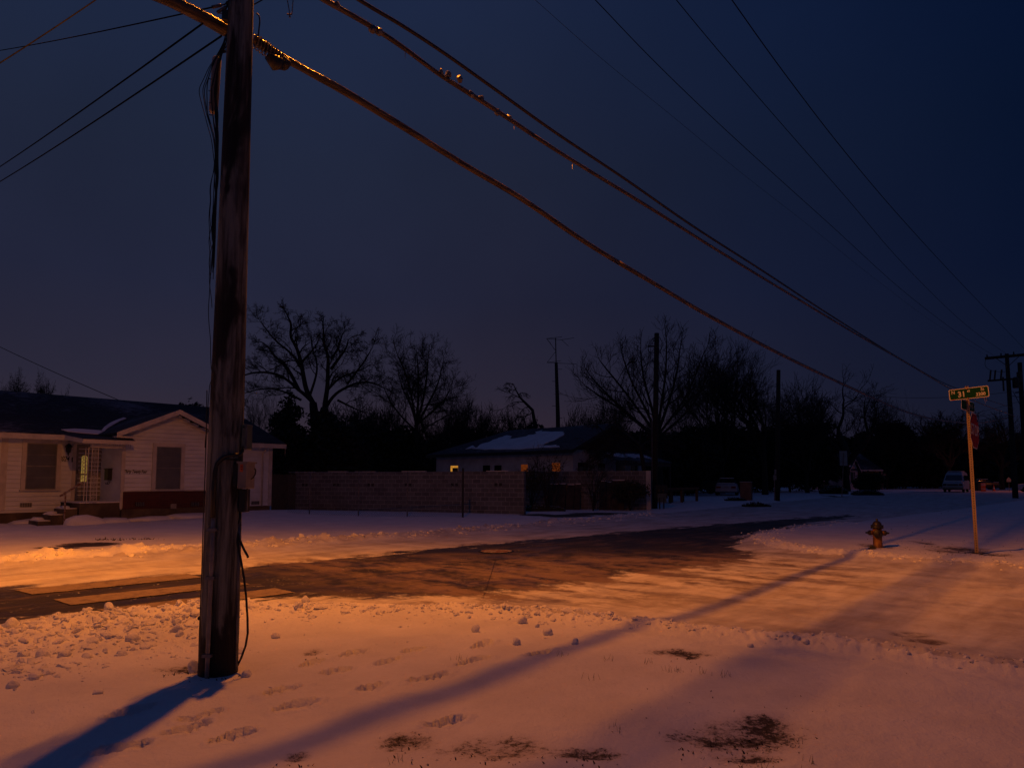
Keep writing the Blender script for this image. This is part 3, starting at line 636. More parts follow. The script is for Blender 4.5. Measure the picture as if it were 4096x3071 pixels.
C=line([(520,-168),(640,-92),(775,0),(870,57),(960,116),(1060,187),(1200,287),(1350,387),(1500,491),(1650,587),(1800,685),(1950,778),(2045,830),(2130,862),(2190,882)],-.1)
cable('overhead_cable','smooth dark cable just above the clamped one, uppermost of the three thick cables',C,.019,'cable',8,8)
D=line([(1000,-135),(1155,0),(1300,128),(1450,250),(1600,373),(1750,490),(1900,610),(2040,712),(2185,800)],-.3)
cable('overhead_wire','faintest hair-thin wire between the thick cables and the power lines',D,.003,'wirethin',4,5)
for k,(off,pix,lb) in enumerate([(1.25,[(1120,-172),(1285,0),(1400,120),(1520,237),(1650,357),(1800,492),(1950,628),(2070,720),(2145,767)],'thin power line ending at the left end of the far crossarm'),
    (.4,[(1300,-200),(1460,0),(1570,132),(1700,282),(1830,430),(1960,580),(2090,705),(2176,766)],'thin power line meeting the middle of the far crossarm'),
    (-1.25,[(1440,-200),(1580,0),(1700,167),(1830,335),(1960,487),(2090,627),(2211,752)],'rightmost thin power line leaving at the right edge of the sky')]):
    cable('overhead_wire',lb,line(pix,off),.0085,'wirethin',5,5)
# back span towards upper left
back=[planehit(x*1.8526,y*1.8526,Vector((POLE.x,POLE.y,0))+PN*.16,PD) for x,y in ((488,66),(450,44),(400,18),(345,-8),(250,-48))]
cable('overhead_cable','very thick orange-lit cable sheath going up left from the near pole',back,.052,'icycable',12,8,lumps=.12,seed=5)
mb=MB(); pts=[p+Vector((0,0,.062)) for p in catm(back,5)]; 
def wire(label,p0,p1,sag,r=.006,name='service_wire',mat='wirethin',k=14):
    p0=Vector(p0); p1=Vector(p1); pts=[p0.lerp(p1,t/k)-Vector((0,0,4*sag*(t/k)*(1-t/k))) for t in range(k+1)]
    mb=MB(); mb.tube(pts,r,5); o=build(name,mb,mat,None,smooth=True); return tag(o,label,'service wire')
def pw(x,y,Y): return P(x,y,Y)
wire('service wire leaving the left edge highest and meeting the pole by the thick cable',pw(-200,230,14),pw(850,30,5.15),.05,.006)
wire('short steep wire crossing the upper left corner of the sky',pw(-60,290,9),pw(470,-60,9),.02,.009)
wire('upper of two service wires fanning down left from the near pole',pw(-300,845,20),pw(810,95,5.3),.12,.008)
wire('lower of two service wires fanning down left from the near pole',pw(-300,885,20),pw(885,145,5.2),.14,.008)
wire('wire passing behind the pole top to the upper right',pw(880,88,5.6),pw(1100,-30,6.5),.01,.006)
q=pw(480,1602,30); wire('thin wire running down to the roof of the white house',pw(-400,1180,40),q,.2,.016)
q2=pw(960,1742,27.5); wire('thin drop wire crossing the gable of the white house',pw(640,1668,26.2),q2,.03,.008)
# wires strung between the far poles
base=Vector(FP)
for i_,(x0,y0,x1,y1,Y0,Y1,lb) in enumerate([(3480,1582,4057,1565,62,52,'long level wire passing behind the street name sign'),
   (2650,1400,3900,1780,37,110,'thin wire going right and down from the top of the middle pole'),
   (3650,1690,4096,1600,80,56,'wire rising to the right below the street name sign'),
   (3500,1685,4057,1668,90,52,'first of the low wires above the far treetops'),
   (3560,1700,4057,1640,95,52,'second of the low wires above the far treetops'),
   (3560,1716,4057,1655,95,52,'third of the low wires above the far treetops'),
   (3620,1735,4057,1668,95,52,'lowest of the low wires above the far treetops')]):
    wire(lb,pw(x0,y0,Y0),pw(x1,y1,Y1),.35,.013 if i_ else .015,'distant_wire')
exec_later=[]
# ------------------------------------------------------------------ house on the left
HR=R(48)
def frame_fn(O,rz):
    d=Vector((math.cos(rz),math.sin(rz),0)); nin=Vector((-math.sin(rz),math.cos(rz),0)); O=Vector(O)
    def loc(px,py,yl=0):
        w=planehit(px,py,O+nin*yl,d); v=w-O; return v.dot(d),w.z-O.z
    return loc
HO=P(340,2000,25.2); HO.z=0
h1=thing('white_house','white clapboard bungalow with a gabled wing and porch on the left','house',tuple(HO),HR)
hl=frame_fn(HO,HR)
def U(px,yl=0): return hl(px,1950,yl)[0]
WY=-2.2
uL=U(8); uR=U(1083); wL=U(484,WY); wPk,zPk=hl(700,1652,WY); wR=2*wPk-wL
ZE=3.12; ZS=.50
def clap(mb,x0,x1,y,z0,z1,clip=None,step=.155,flip=None):
    z=z0
    while z<z1-.01:
        zt=min(z+step,z1); a,b_=x0,x1
        if clip:
            a,b_=clip((z+zt)/2)
            if b_-a<.05: break
        mb.add([(a,y-.036,z+.016),(b_,y-.036,z+.016),(b_,y-.012,zt),(a,y-.012,zt),(a,y,z+.016),(b_,y,z+.016)],[(0,1,2,3),(4,5,1,0)]); z=zt
mb=MB(); clap(mb,uL,wL+.1,0,ZS,ZE); clap(mb,wR-.1,uR,0,ZS-.1,ZE-.05); mb.box(uL-6,uR,0,8,ZS-.08,ZE-.02)
slope=(zPk-ZE)/(wPk-wL+.35)
clap(mb,wL,wR,WY,1.14,ZE,); clap(mb,wL,wR,WY,ZE,zPk-.05,lambda z:(wPk-(zPk-z)/slope,wPk+(zPk-z)/slope))
mb.prism([(wL,WY,.5),(wR,WY,.5),(wR,WY,ZE),(wPk,WY,zPk-.1),(wL,WY,ZE)],(0,2.2,0))
# porch-side wall of the wing (lapped boards, seen obliquely)
z=.6
while z<ZE: mb.add([(wL-.02,WY,z),(wL-.02,0,z),(wL-.003,0,z+.155),(wL-.003,WY,z+.155),(wL,WY,z),(wL,0,z)],[(1,0,3,2),(5,4,0,1)]); z+=.155
wall=build('wall',mb,'siding',h1)
mb=MB()
for x0,x1,y0,z0,z1 in ((uL-.08,uL+.10,-.045,ZS,ZE),(uR-.14,uR+.02,-.045,ZS-.1,ZE-.05),(wL-.03,wL+.09,WY-.045,.55,ZE)): mb.box(x0,x1,y0,y0+.04,z0,z1)
mb.box(wL-.03,wR,WY-.07,WY-.022,1.14,1.18); build('corner_board',mb,'white_trim',h1)
mb=MB(); mb.box(uL-6,uR-.02,.01,7.9,-.3,ZS-.08); mb.box(wL+.02,wR-.02,WY-.08,0,-.3,.52); build('foundation',mb,'concrete',h1)
mb=MB(); mb.box(wL+.06,wR,WY-.10,WY+.02,.52,1.14); build('brick_skirt',mb,'brick',h1)
# windows
def window(parent,x0,x1,z0,z1,y,glass='blind',bars=3,fr=.13):
    mb=MB(); mb.box(x0-fr,x0,y-.05,y-.02,z0-.02,z1+fr); mb.box(x1,x1+fr,y-.05,y-.02,z0-.02,z1+fr); mb.box(x0,x1,y-.05,y-.02,z1,z1+fr); o=build('window',mb,'white_trim',parent)
    mb=MB(); mb.box(x0-fr-.03,x1+fr+.03,y-.10,y-.02,z0-.06,z0-.021); build('sill',mb,'white_trim',o)
    mb=MB(); mb.box(x0,x1,y-.026,y-.02,z0,z1); build('pane',mb,glass,o)
    mb=MB(); mb.box(x0,x0+.03,y-.045,y-.027,z0,z1); mb.box(x1-.03,x1,y-.045,y-.027,z0,z1); mb.box(x0+.03,x1-.03,y-.045,y-.027,z1-.03,z1); mb.box(x0+.03,x1-.03,y-.045,y-.027,z0,z0+.03)
    for k in range(1,bars+1):
        zz=z0+(z1-z0)*k/(bars+1); hh=.018 if k==2 else .006; mb.box(x0+.03,x1-.03,y-.04,y-.027,zz-hh,zz+hh)
    build('sash',mb,'alum',o)
    return o
a,z0=hl(97,1956); b_,z1=hl(229,1775); window(h1,a,b_,z0,z1,-.022)
a,z0=hl(618,1956,WY); b_,z1=hl(724,1789,WY); window(h1,a,b_,z0,z1,WY-.022)
# vents
for px0,px1,py0,py1,yl,mt in ((78,127,2010,2028,0,'alum'),(540,577,2007,2024,WY-.10,'black'),(762,796,2007,2024,WY-.10,'black'),(1004,1036,2003,2018,0,'alum')):
    a,z0=hl(px0,py1,yl); b_,z1=hl(px1,py0,yl); mb=MB(); mb.box(a,b_,yl-.04,yl-.022 if yl==0 else yl+.01,z0,z1)
    o=build('foundation_vent',mb,mt,h1); mb=MB()
    for k in range(5): xx=a+(b_-a)*(k+.5)/5; mb.box(xx-.006,xx+.006,yl-.05,yl-.04,z0,z1)
    build('vent_bar',mb,'alum' if mt=='black' else 'black',o)
# roof
def slab(mb,pts,t=.10): mb.prism(pts,(0,0,t)); return mb
OV=.45; RZ=5.0; RY=4.2; hipx=hl(915,1645,RY)[0]
ez=ZE-.02
uE=uR+.45
mb=MB(); slab(mb,[(uL-7,-OV,ez),(uE,-OV,ez),(hipx,RY,RZ),(uL-7,RY,RZ)]); slab(mb,[(uE,-OV,ez),(uE,2*RY+OV,ez),(hipx,RY,RZ)]); slab(mb,[(uE,2*RY+OV,ez),(uL-7,2*RY+OV,ez),(uL-7,RY,RZ),(hipx,RY,RZ)])
roof=build('roof',mb,'shingle',h1)
yb=(zPk-ez)/(RZ-ez)*(RY+OV)-OV+.3
fo=WY-.45; ov2=.35
mb=MB(); zl=zPk-slope*(wPk-wL+ov2); 
slab(mb,[(wL-ov2,fo,zl),(wPk,fo,zPk),(wPk,yb,zPk+.02),(wL-ov2,-.3,zl)],.10); slab(mb,[(wPk,fo,zPk),(wR+ov2,fo,zl),(wR+ov2,-.3,zl),(wPk,yb,zPk+.02)],.10)
build('wing_roof',mb,'shingle',h1)
# fascias
mb=MB(); mb.box(uL-7,U(252,-OV),-OV-.03,-OV,ez-.12,ez+.07); mb.box(wR+.3,uE,-OV-.03,-OV,ez-.12,ez+.07)
for s_ in (-1,1):
    x0=wPk+s_*(wPk-wL+ov2); mb.prism([(x0,fo-.03,zl-.08),(wPk,fo-.03,zPk-.08),(wPk,fo-.03,zPk+.10),(x0,fo-.03,zl+.10)][::s_],(0,.028,0))
    xi=wPk+s_*(wPk-wL+.02); mb.prism([(xi,WY-.03,ZE-.1),(wPk,WY-.03,zPk-.22),(wPk,WY-.03,zPk-.05),(xi,WY-.03,ZE+.02)][::s_],(0,.01,0))
mb.box(wL-ov2,wL+.25,fo,WY,zl-.09,zl-.02); build('fascia',mb,'white_trim',h1)
# soffits
mb=MB(); mb.box(uL-7,wL,-OV,0,ez-.03,ez-.01); mb.box(wR,uE,-OV,0,ez-.03,ez-.01); build('soffit',mb,'white_trim',h1)
# porch roof
pfy=WY-.55
xa,za=hl(335,1757,pfy); xb,zb=hl(541,1772,pfy); xs_=U(250,-OV)
zf=(za+zb)/2
mb=MB(); slab(mb,[(xs_,-OV,ez+.03),(xa,pfy,zf),(xb,pfy,zf),(xb,WY+.1,zf+.18),(xb-.2,-OV,ez+.05)],.06); build('porch_roof',mb,'shingle',h1)
mb=MB(); mb.box(xa,xb+.02,pfy-.03,pfy,zf-.09,zf+.045); mb.prism([(xs_,-OV-.02,ez-.09),(xa,pfy-.02,zf-.09),(xa,pfy-.02,zf+.045),(xs_,-OV-.02,ez+.07)],(-.03,0,0)); build('porch_fascia',mb,'white_trim',h1)
xp0=U(345,-2.0)
mb=MB(); mb.box(xs_+.2,wL,-2.55,-.03,ez-.18,ez-.14); mb.box(xp0-.05,wL+.0,-2.5,-2.38,zf-.22,zf-.10); build('porch_ceiling',mb,'white_trim',h1)
mb=MB()
for k in range(14):
    xx=xa+.8+k*(xb-xa-.9)/14+rnd.uniform(-.03,.03); l=rnd.uniform(.05,.17); mb.tube([(xx,pfy-.02,zf-.08),(xx,pfy-.02,zf-.09-l)],[.010,.002],5)
mb.tube([(uE-.05,-OV-.02,ez-.1),(uE-.05,-OV-.02,ez-.5)],[.015,.003],5)
build('icicle',mb,'conduit',h1)
# snow lying in the valley and on the porch roof
mb=MB()
def onmain(px,py):  # intersection with main front roof plane
    d=Vector((math.cos(HR),math.sin(HR),0)); nin=Vector((-math.sin(HR),math.cos(HR),0)); o=Vector((0,0,EYE)); r_=ray(px,py)
    lo,hi_=-1,9
    best=None
    for k in range(200):
        yl=-OV+k*.025; w=planehit(px,py,HO+nin*yl,d); zz=ez+.10+(RZ-ez)*(yl+OV)/(RY+OV)
        if w.z<=zz: return (w-HO).dot(d),yl,zz
    return (w-HO).dot(d),yl,zz
def patch(mb,pix,fn,t=.03,off=.0):
    mb.prism([Vector(fn(x,y))+Vector((0,0,off)) for x,y in pix],(0,0,t))
patch(mb,[(505,1674),(480,1684),(452,1700),(432,1712),(414,1728),(400,1730),(418,1708),(440,1692),(470,1679),(495,1671)][::-1],onmain,.02)
patch(mb,[(245,1719),(300,1716),(360,1720),(410,1724),(440,1728),(400,1738),(330,1733),(270,1727)][::-1],onmain,.02)
build('roof_snow',mb,'snowplain',roof)
# porch floor, steps
sl,sz=hl(285,2012,WY-.05); zpf=.76
xs0=U(322,WY)
mb=MB(); mb.box(xs0,wL,WY+.02,0,-.3,zpf); mb.box(U(278,-.9),xs0,-1.25,0,-.3,zpf-.004); build('porch_floor',mb,'concrete',h1)
mb=MB(); mb.box(xs0-.02,wL,WY-.01,0,zpf+.002,zpf+.03); mb.box(U(278,-.9),xs0-.02,-1.25,0,zpf,zpf+.022); build('porch_snow',mb,'snowplain',h1)
mb=MB(); mbs=MB()
for k in range(3):
    x1=xs0-.03-k*.36; x0=x1-.40; zt=zpf-.19*(k+1); mb.box(x0,x1,-2.1,-.95,-.3,zt); mbs.box(x0+.02,x1+.0,-2.05,-1.0,zt,zt+.028)
    mbs.ico((x0+.2,-1.25,zt+.03),.22,k,(1,1,.45))
o=build('step',mb,'concrete',h1); build('step_snow',mbs,'snowplain',o,smooth=True)
# snow drifts against the foundation
mb=MB()
for x,y,s_,h_ in ((xs0+.2,WY-.25,.75,.30),(wL-.2,WY-.25,.6,.16),(wL+.9,WY-.3,1.2,.14),(wL+2.5,WY-.3,1.3,.16),(uL+1.5,-.3,1.4,.13),(uL+3.2,-.4,1.0,.10)):
    w=HO+Matrix.Rotation(HR,3,'Z')@Vector((x,y,0)); zz=gz(w.x,w.y); mb.ico((x,y,zz),1,int(x*10),(s_,.45,h_+.03),.1)
build('drifted_snow',mb,'snowplain',h1,smooth=True)
# door
d0,zd0=hl(295,2003); d1,zd1=hl(393,1780)
d1=d0+.98; zd0=zpf+.03
mb=MB(); mb.box(d0-.11,d0,-.05,-.022,zd0,zd1+.1); mb.box(d1,d1+.11,-.05,-.022,zd0,zd1+.1); mb.box(d0,d1,-.05,-.022,zd1,zd1+.1); dr=build('door',mb,'white_trim',h1)
mb=MB(); mb.box(d0,d1,-.030,-.022,zd0,zd1); build('door_panel',mb,simple('beige_door',(.26,.24,.2),(.2,.18,.15),3,.5),dr)
mb=MB()
for x0,x1,z0,z1 in ((d0,d0+.07,zd0,zd1),(d1-.07,d1,zd0,zd1),(d0+.07,d1-.07,zd1-.08,zd1),(d0+.07,d1-.07,zd0,zd0+.2),(d0+.07,d1-.07,zd0+.95,zd0+1.0)): mb.box(x0,x1,-.055,-.040,z0,z1)
build('storm_frame',mb,'alum',dr)
dm=hl(334,1900)[0]; og=[]; zc0=hl(335,1926)[1]; zc1=hl(335,1821)[1]; hw=.105
og=[(dm-hw,zc0)]+[(dm+hw,zc0)]+[(dm+hw*math.cos(a),zc1-hw+hw*math.sin(a)) for a in np.linspace(0,math.pi,12)]
mb=MB(); mb.prism([(x,-.034,z) for x,z in og],(0,.003,0)); build('lit_oval_glass',mb,'lit_yellow',dr,'tall arched leaded glass lit yellow from inside')
mb=MB()
for k in range(7):
    zz=zc0+.1+k*(zc1-zc0-.2)/6; mb.tube([(dm+.055*math.cos(a),-.036,zz+.07*math.sin(a)) for a in np.linspace(0,2*math.pi,13)],.006,4)
mb.tube([(dm-hw,-.036,zc0),(dm-hw,-.036,zc1-hw)],.008,4); mb.tube([(dm+hw,-.036,zc0),(dm+hw,-.036,zc1-hw)],.008,4); build('leading',mb,'iron',dr)
mb=MB(); hx=d0+.04; mb.tube([(hx,-.06,zd0+1.0),(hx,-.10,zd0+1.02),(hx,-.10,zd0+1.14),(hx,-.06,zd0+1.16)],.014,6); build('handle',mb,'black',dr)
# ornamental iron porch post
mb=MB(); pb=-2.38
xA=U(348,pb); xB=xA+.30; ztop=zf-.2
for xx in (xA,xA+.11,xB): mb.tube([(xx,pb,zpf),(xx,pb,ztop)],.014,6)
mb.tube([(xA,pb+.3,zpf),(xA,pb+.3,ztop)],.014,6)
def scroll(cx_,cz,s_,dirn): 
    pts=[]
    for t in np.linspace(0,1,22):
        a=t*3.6*math.pi*dirn; rr=.055*(1-t*.75)*s_; pts.append((cx_+rr*math.cos(a),pb,cz+rr*math.sin(a)))
    mb.tube(pts,.006,4)
hgt=ztop-zpf; xm=(xA+.11+xB)/2
for k in range(8):
    zc=zpf+hgt*(k+.5)/8; scroll(xm-.02,zc+.06,1,1); scroll(xm+.02,zc-.06,1,-1); mb.tube([(xA+.11,pb,zc-.12),(xm,pb,zc),(xB,pb,zc+.12)],.005,4)
build('porch_post',mb,'white_trim',h1)
# handrail
mb=MB(); p0=hl(240,1984,-2.2); p1=hl(333,1927,-2.2); pq=hl(262,1975,-2.2); 
mb.tube([(p0[0],-2.2,p0[1]),(p1[0],-2.2,p1[1])],.035,6); mb.tube([(pq[0],-2.2,p0[1]+.1),(pq[0],-2.2,.0)],.028,6); build('handrail',mb,'rust',h1)
# lantern, mailbox, numbers
lx,lz=hl(269,1800); mb=MB(); Tm=Matrix.Translation((lx,-.16,lz-.10)); mb.lathe([(.03,0),(.075,.02),(.10,.2),(.14,.21),(.07,.30),(.02,.33)],6,Tm); mb.tube([(lx,-.02,lz-.12),(lx,-.12,lz-.14),(lx,-.16,lz-.10)],.018,6); mb.tube([(lx,-.16,lz-.1),(lx,-.16,lz-.22)],[.03,.008],6); mb.tube([(lx,-.16,lz+.2),(lx,-.16,ez-.05)],.004,4); ln=build('wall_lantern',mb,'black',h1)
mb=MB(); mb.lathe([(.05,.05),(.08,.19)],6,Matrix.Translation((lx,-.168,lz-.10))); build('lantern_glass',mb,'glassdark',ln)
mx_,mz_=hl(420,1888,-1.0)
yM=-1.1; mb=MB(); mb.box(wL-.16,wL-.02,yM-.18,yM+.18,1.55,1.95); mb.box(wL-.18,wL-.01,yM-.2,yM+.2,1.95,1.98)
for s_ in (-.09,.09): mb.tube(smoothpts([Vector((wL-.05,yM+s_,1.55)),Vector((wL-.06,yM+s_,1.42)),Vector((wL-.13,yM+s_,1.40)),Vector((wL-.15,yM+s_,1.47))]),.010,5)
build('wall_mailbox',mb,'black',h1)
nx,nz=hl(258,1833); text('house_number','3024',.26,'black',h1,(nx-.03,-.03,nz-.02),shear=.35,ext=.006,sx=.62,bold=.004)
nx,nz=hl(540,1886,WY); text('house_name','Thirty Twenty Four',.17,'black',h1,(nx,WY-.03,nz),shear=.45,ext=.005,sx=.56,bold=.003)
dx,dz=hl(288,1838); mb=MB(); mb.box(dx-.02,dx+.02,-.05,-.02,dz-.09,dz+.09); build('doorbell_plate',mb,'black',h1)
# downspout
dpx=U(1046); mb=MB(); mb.tube([(dpx+.06,-.3,ez-.1),(dpx+.04,-.15,ez-.25),(dpx,-.07,ez-.35),(dpx,-.07,ZS-.1)],.035,8); build('downspout',mb,'white_trim',h1,smooth=True)
mb=MB(); fx,fz=hl(691,2024,WY-.1); mb.box(fx-.10,fx+.10,WY-.18,WY-.10,fz-.09,fz+.09); build('wall_box',mb,'conduit',h1)
# neighbouring wall fragment left of the house
# ------------------------------------------------------------------ fences
def seggrid(p0,p1):
    d=(Vector(p1)-Vector(p0)); return Vector(p0),math.atan2(d.y,d.x),d.length
a=P(1086,2040,31.6); b_=P(1178,2044,33.6); o0,rz,ln_=seggrid((a.x,a.y,0),(b_.x,b_.y,0))
pf=thing('picket_fence','short run of weathered tall wooden fence between the white house and the block wall','fence',(o0.x,o0.y,0),rz)
mb=MB(); k=0; x=0
while x<ln_:
    w=.135; h_=1.83+rnd.uniform(-.02,.02); mb.prism([(x,0,-.1),(x+w,0,-.1),(x+w,0,h_-.03),(x+w-.03,0,h_),(x+.03,0,h_),(x,0,h_-.03)],(0,.018,0)); x+=w+.006
build('boards',mb,'picket',pf); mb=MB(); mb.box(0,ln_,.02,.06,.4,.48); mb.box(0,ln_,.02,.06,1.45,1.53); build('rail',mb,'picket',pf)
wa=G(1176,2043); wb=G(2096,2060); wa=Vector((wa.x,wa.y,0)); wb=Vector((wb.x,wb.y,0))
o0,rz,ln_=seggrid(wa,wb); bw=thing('block_wall','long concrete block wall with small vent holes, behind the chain-link fence','wall',tuple(o0),rz)
mb=MB(); mb.box(0,ln_,0,.2,-.3,1.95); build('masonry',mb,'block',bw)
mb=MB(); mb.box(ln_-.21,ln_+.012,-.012,.212,-.3,1.955); build('end_pier',mb,'block',bw)
wl=frame_fn(wa,rz)
for px in (1219,1345,1483,1632,1818,1993):
    uu,zz=wl(px,1938); mb=MB()
    for s_ in (-.11,.11): mb.box(uu+s_-.07,uu+s_+.07,-.006,.003,zz-.065,zz+.065)
    build('vent_hole',mb,'black',bw)
mb=MB(); x=0
while x<ln_: 
    l=rnd.uniform(.3,1.4); 
    if rnd.random()<.35: mb.box(x,x+l,.03,.17,1.951,1.965+rnd.random()*.02)
    x+=l
build('cap_snow',mb,'snowplain',bw)
wc=G(2098,2040); wc=P(2085,2030,36.0); wd=P(2604,2038,34.2)
o0,rz,ln_=seggrid((wc.x,wc.y,0),(wd.x,wd.y,0)); b2=thing('block_wall','shorter dark block wall behind the leafless bushes, right of the long wall','wall',tuple(o0),rz)
mb=MB(); mb.box(0,ln_,0,.2,-.3,2.02); build('masonry',mb,'block',b2)
mb=MB(); mb.box(ln_-.22,ln_+.01,-.012,.212,-.3,2.03); build('end_pier',mb,'stucco',b2)
# leaning boards against it
w2=frame_fn(o0,rz)
for i_,(px0,px1,py0,lb) in enumerate([(2193,2232,1936,'leftmost dark board leaning on the shorter block wall'),(2232,2262,1935,'narrow pale-edged board leaning beside the leftmost board'),(2266,2296,1938,'brown board leaning on the wall, centre of the row'),(2298,2322,1936,'dark board with pale top edge leaning on the wall'),(2398,2424,1924,'tall narrow black board with snowy top behind the bushes'),(2426,2444,1928,'thin grey board right of the tall black board'),(2446,2498,1921,'widest board with snow along its top edge leaning on the wall')]):
    a,zt=w2(px0,py0,-.3); b_,_=w2(px1,py0,-.3)
    o=thing('leaning_board',lb,'board',tuple(o0),rz); mb=MB()
    mb.prism([(a,-.65,0),(b_,-.65,0),(b_,-.12,zt),(a,-.12,zt)],(0,.05,0)); build('panel',mb,'board_gable_shade',o)
    mb=MB(); mb.box(a+.03,b_-.02,-.13,-.06,zt-.01,zt+.03); build('snow_cap',mb,'snowplain',o)
# chain link
ca=P(1150,2035,28.5); cb=G(1851,2072,.03); ca=Vector((ca.x,ca.y,0)); cb=Vector((cb.x,cb.y,0))
o0,rz,ln_=seggrid(ca,cb); cf=thing('chain_link_fence','rusty chain-link fence with thin posts in front of the long block wall','fence',tuple(o0),rz)
cl=frame_fn(o0,rz); ztp=cl(1851,1887)[1]
mb=MB()
for px in (1240,1435,1630):
    u_,_=cl(px,1950); mb=MB(); mb.tube([(u_,0,-.1),(u_,0,ztp+.02)],.024,8); build('post',mb,'galv',cf,smooth=True)
mb=MB(); mb.tube([(ln_,0,-.1),(ln_,0,ztp+.08)],.04,8); mb.ico((ln_,0,ztp+.12),.055,3); build('post',mb,'iron',cf,'thick dark end post with a ball cap')
mb=MB(); mb.tube([(0,0,ztp),(ln_,0,ztp)],.017,6); build('top_rail',mb,'galv',cf)
mb=MB(); hh=ztp-.06; x=-hh
while x<ln_:
    for s_ in (0,1):
        x0,x1=x,x+hh; z0,z1=.06,ztp
        if x0<0: z0+=-x0; x0=0
        if x1>ln_: z1-=(x1-ln_); x1=ln_
        if x1>x0:
            if s_==0: mb.tube([(x0,0,z0),(x1,0,z1)],.0028,3,False)
            else: mb.tube([(ln_-x0,.004,z0),(ln_-x1,.004,z1)],.0028,3,False)
    x+=.10
build('mesh',mb,'galv',cf)
# ------------------------------------------------------------------ second house (white stucco)
H2=Vector((3.6,40,0)); rz2=math.atan2(-.669,.743)  # side face direction pointing right; local -y faces camera
# local x runs right along the side face, origin at its right corner
h2=thing('stucco_house','low white stucco house with patchy snow on its roof and lit windows','house',tuple(H2),rz2)
l2=frame_fn(H2,rz2); LL=l2(1745,1850)[0]; ZE2=l2(2285,1797)[1]; W2=8.0
ZR=5.05
mb=MB(); mb.box(LL,0,0,W2,-.3,ZE2); build('wall',mb,'stucco',h2); mb=MB(); mb.prism([(-.01,0,ZE2),(-.01,W2,ZE2),(-.01,4,ZR-.1)],(-.2,0,0)); build('gable',mb,'board_gable_shade',h2)  # gable is light stucco; tree shade put into its colour with the dark board material
mb=MB(); slab(mb,[(LL-.5,-.5,ZE2-.12),(.4,-.5,ZE2-.12),(.4,4,ZR),(LL+3.5,4,ZR)],.1); slab(mb,[(.4,W2+.5,ZE2-.12),(LL-.5,W2+.5,ZE2-.12),(LL+3.5,4,ZR),(.4,4,ZR)],.1); slab(mb,[(LL-.5,W2+.5,ZE2-.12),(LL-.5,-.5,ZE2-.12),(LL+3.5,4,ZR)],.1)
r2=build('roof',mb,'shingle2',h2)
mb=MB(); mb.box(LL-.5,.4,-.56,-.5,ZE2-.24,ZE2-.03); 
for s_ in (0,1): mb.prism([(.4,-.5 if s_==0 else W2+.5,ZE2-.2),(.4,4,ZR-.1),(.4,4,ZR+.1),(.4,-.5 if s_==0 else W2+.5,ZE2)],(.03,0,0))
build('gutter',mb,'iron',h2)
mb=MB()
x=LL
while x<.3:
    l=rnd.uniform(.04,.22); mb.tube([(x,-.55,ZE2-.22),(x,-.55,ZE2-.24-l)],[.012,.002],4); x+=rnd.uniform(.06,.3)
build('icicle',mb,'conduit',h2)
def on2(px,py):
    d=Vector((math.cos(rz2),math.sin(rz2),0)); nin=Vector((-math.sin(rz2),math.cos(rz2),0))
    for k in range(300):
        yl=-.5+k*.015; w=planehit(px,py,H2+nin*yl,d); zz=ZE2-.02+(ZR-ZE2+.12)*(yl+.5)/4.5
        if w.z<=zz: break
    return (w-H2).dot(d),yl,zz
mb=MB(); rg=random.Random(4)
def jag(pix,amp=3,sub=4):
    out=[]
    for k in range(len(pix)):
        a=pix[k]; b_=pix[(k+1)%len(pix)]
        for s_ in range(sub): t=s_/sub; out.append((a[0]+(b_[0]-a[0])*t+rg.uniform(-amp,amp)*2,a[1]+(b_[1]-a[1])*t+rg.uniform(-amp,amp)*.6))
    return out
patch(mb,jag([(1895,1796),(1935,1775),(1990,1755),(2030,1744),(2050,1748),(2035,1758),(2120,1742),(2160,1727),(2250,1729),(2258,1736),(2225,1760),(2180,1775),(2140,1787),(2220,1782),(2235,1787),(2100,1796),(1990,1800)][::-1]),on2,.04)
patch(mb,jag([(2140,1728),(2170,1722),(2160,1727),(2145,1733)][::-1],1,2),on2,.03)
patch(mb,jag([(1860,1797),(1890,1782),(1900,1790)][::-1],1,2),on2,.03)
build('snow_patch',mb,'snowplain',r2)
def win2(px0,px1,py0,py1,mat,lb=None,yl=0):
    a,z0=l2(px0,py1,yl); b_,z1=l2(px1,py0,yl); mb=MB(); mb.box(a-.06,b_+.06,yl-.04,yl-.001,z0-.05,z0); mb.box(a-.06,b_+.06,yl-.04,yl-.001,z1,z1+.07); mb.box(a-.06,a,yl-.04,yl-.001,z0,z1); mb.box(b_,b_+.06,yl-.04,yl-.001,z0,z1)
    o=build('window',mb,'stucco',h2,lb); mb=MB(); mb.box(a,b_,yl-.015,yl-.002,z0,z1); build('pane',mb,mat,o)
    return o,a,b_,z0,z1
o,a,b_,z0,z1=win2(1803,1834,1862,1893,'lit_amber','small bright yellow lit window'); mb=MB(); mb.box(a+.2,b_-.03,-.03,-.016,z0,z0+(z1-z0)*.72); build('inner_curtain',mb,'cedar',o)
win2(1932,1962,1860,1893,'glassdark'); win2(1978,2008,1860,1893,'glassdark')
win2(2085,2113,1857,1898,'lit_orange','window glowing dull orange, left of the bush'); win2(2209,2242,1850,1898,'lit_orange','window glowing dull orange near the corner')
# vent stack and chimney
mb=MB(); cx_,cy_,cz_=on2(2105,1722); mb.tube([(LL+4,4.5,ZR-.2),(LL+4,4.5,ZR+.6)],.12,8); build('roof_vent',mb,'iron',h2)
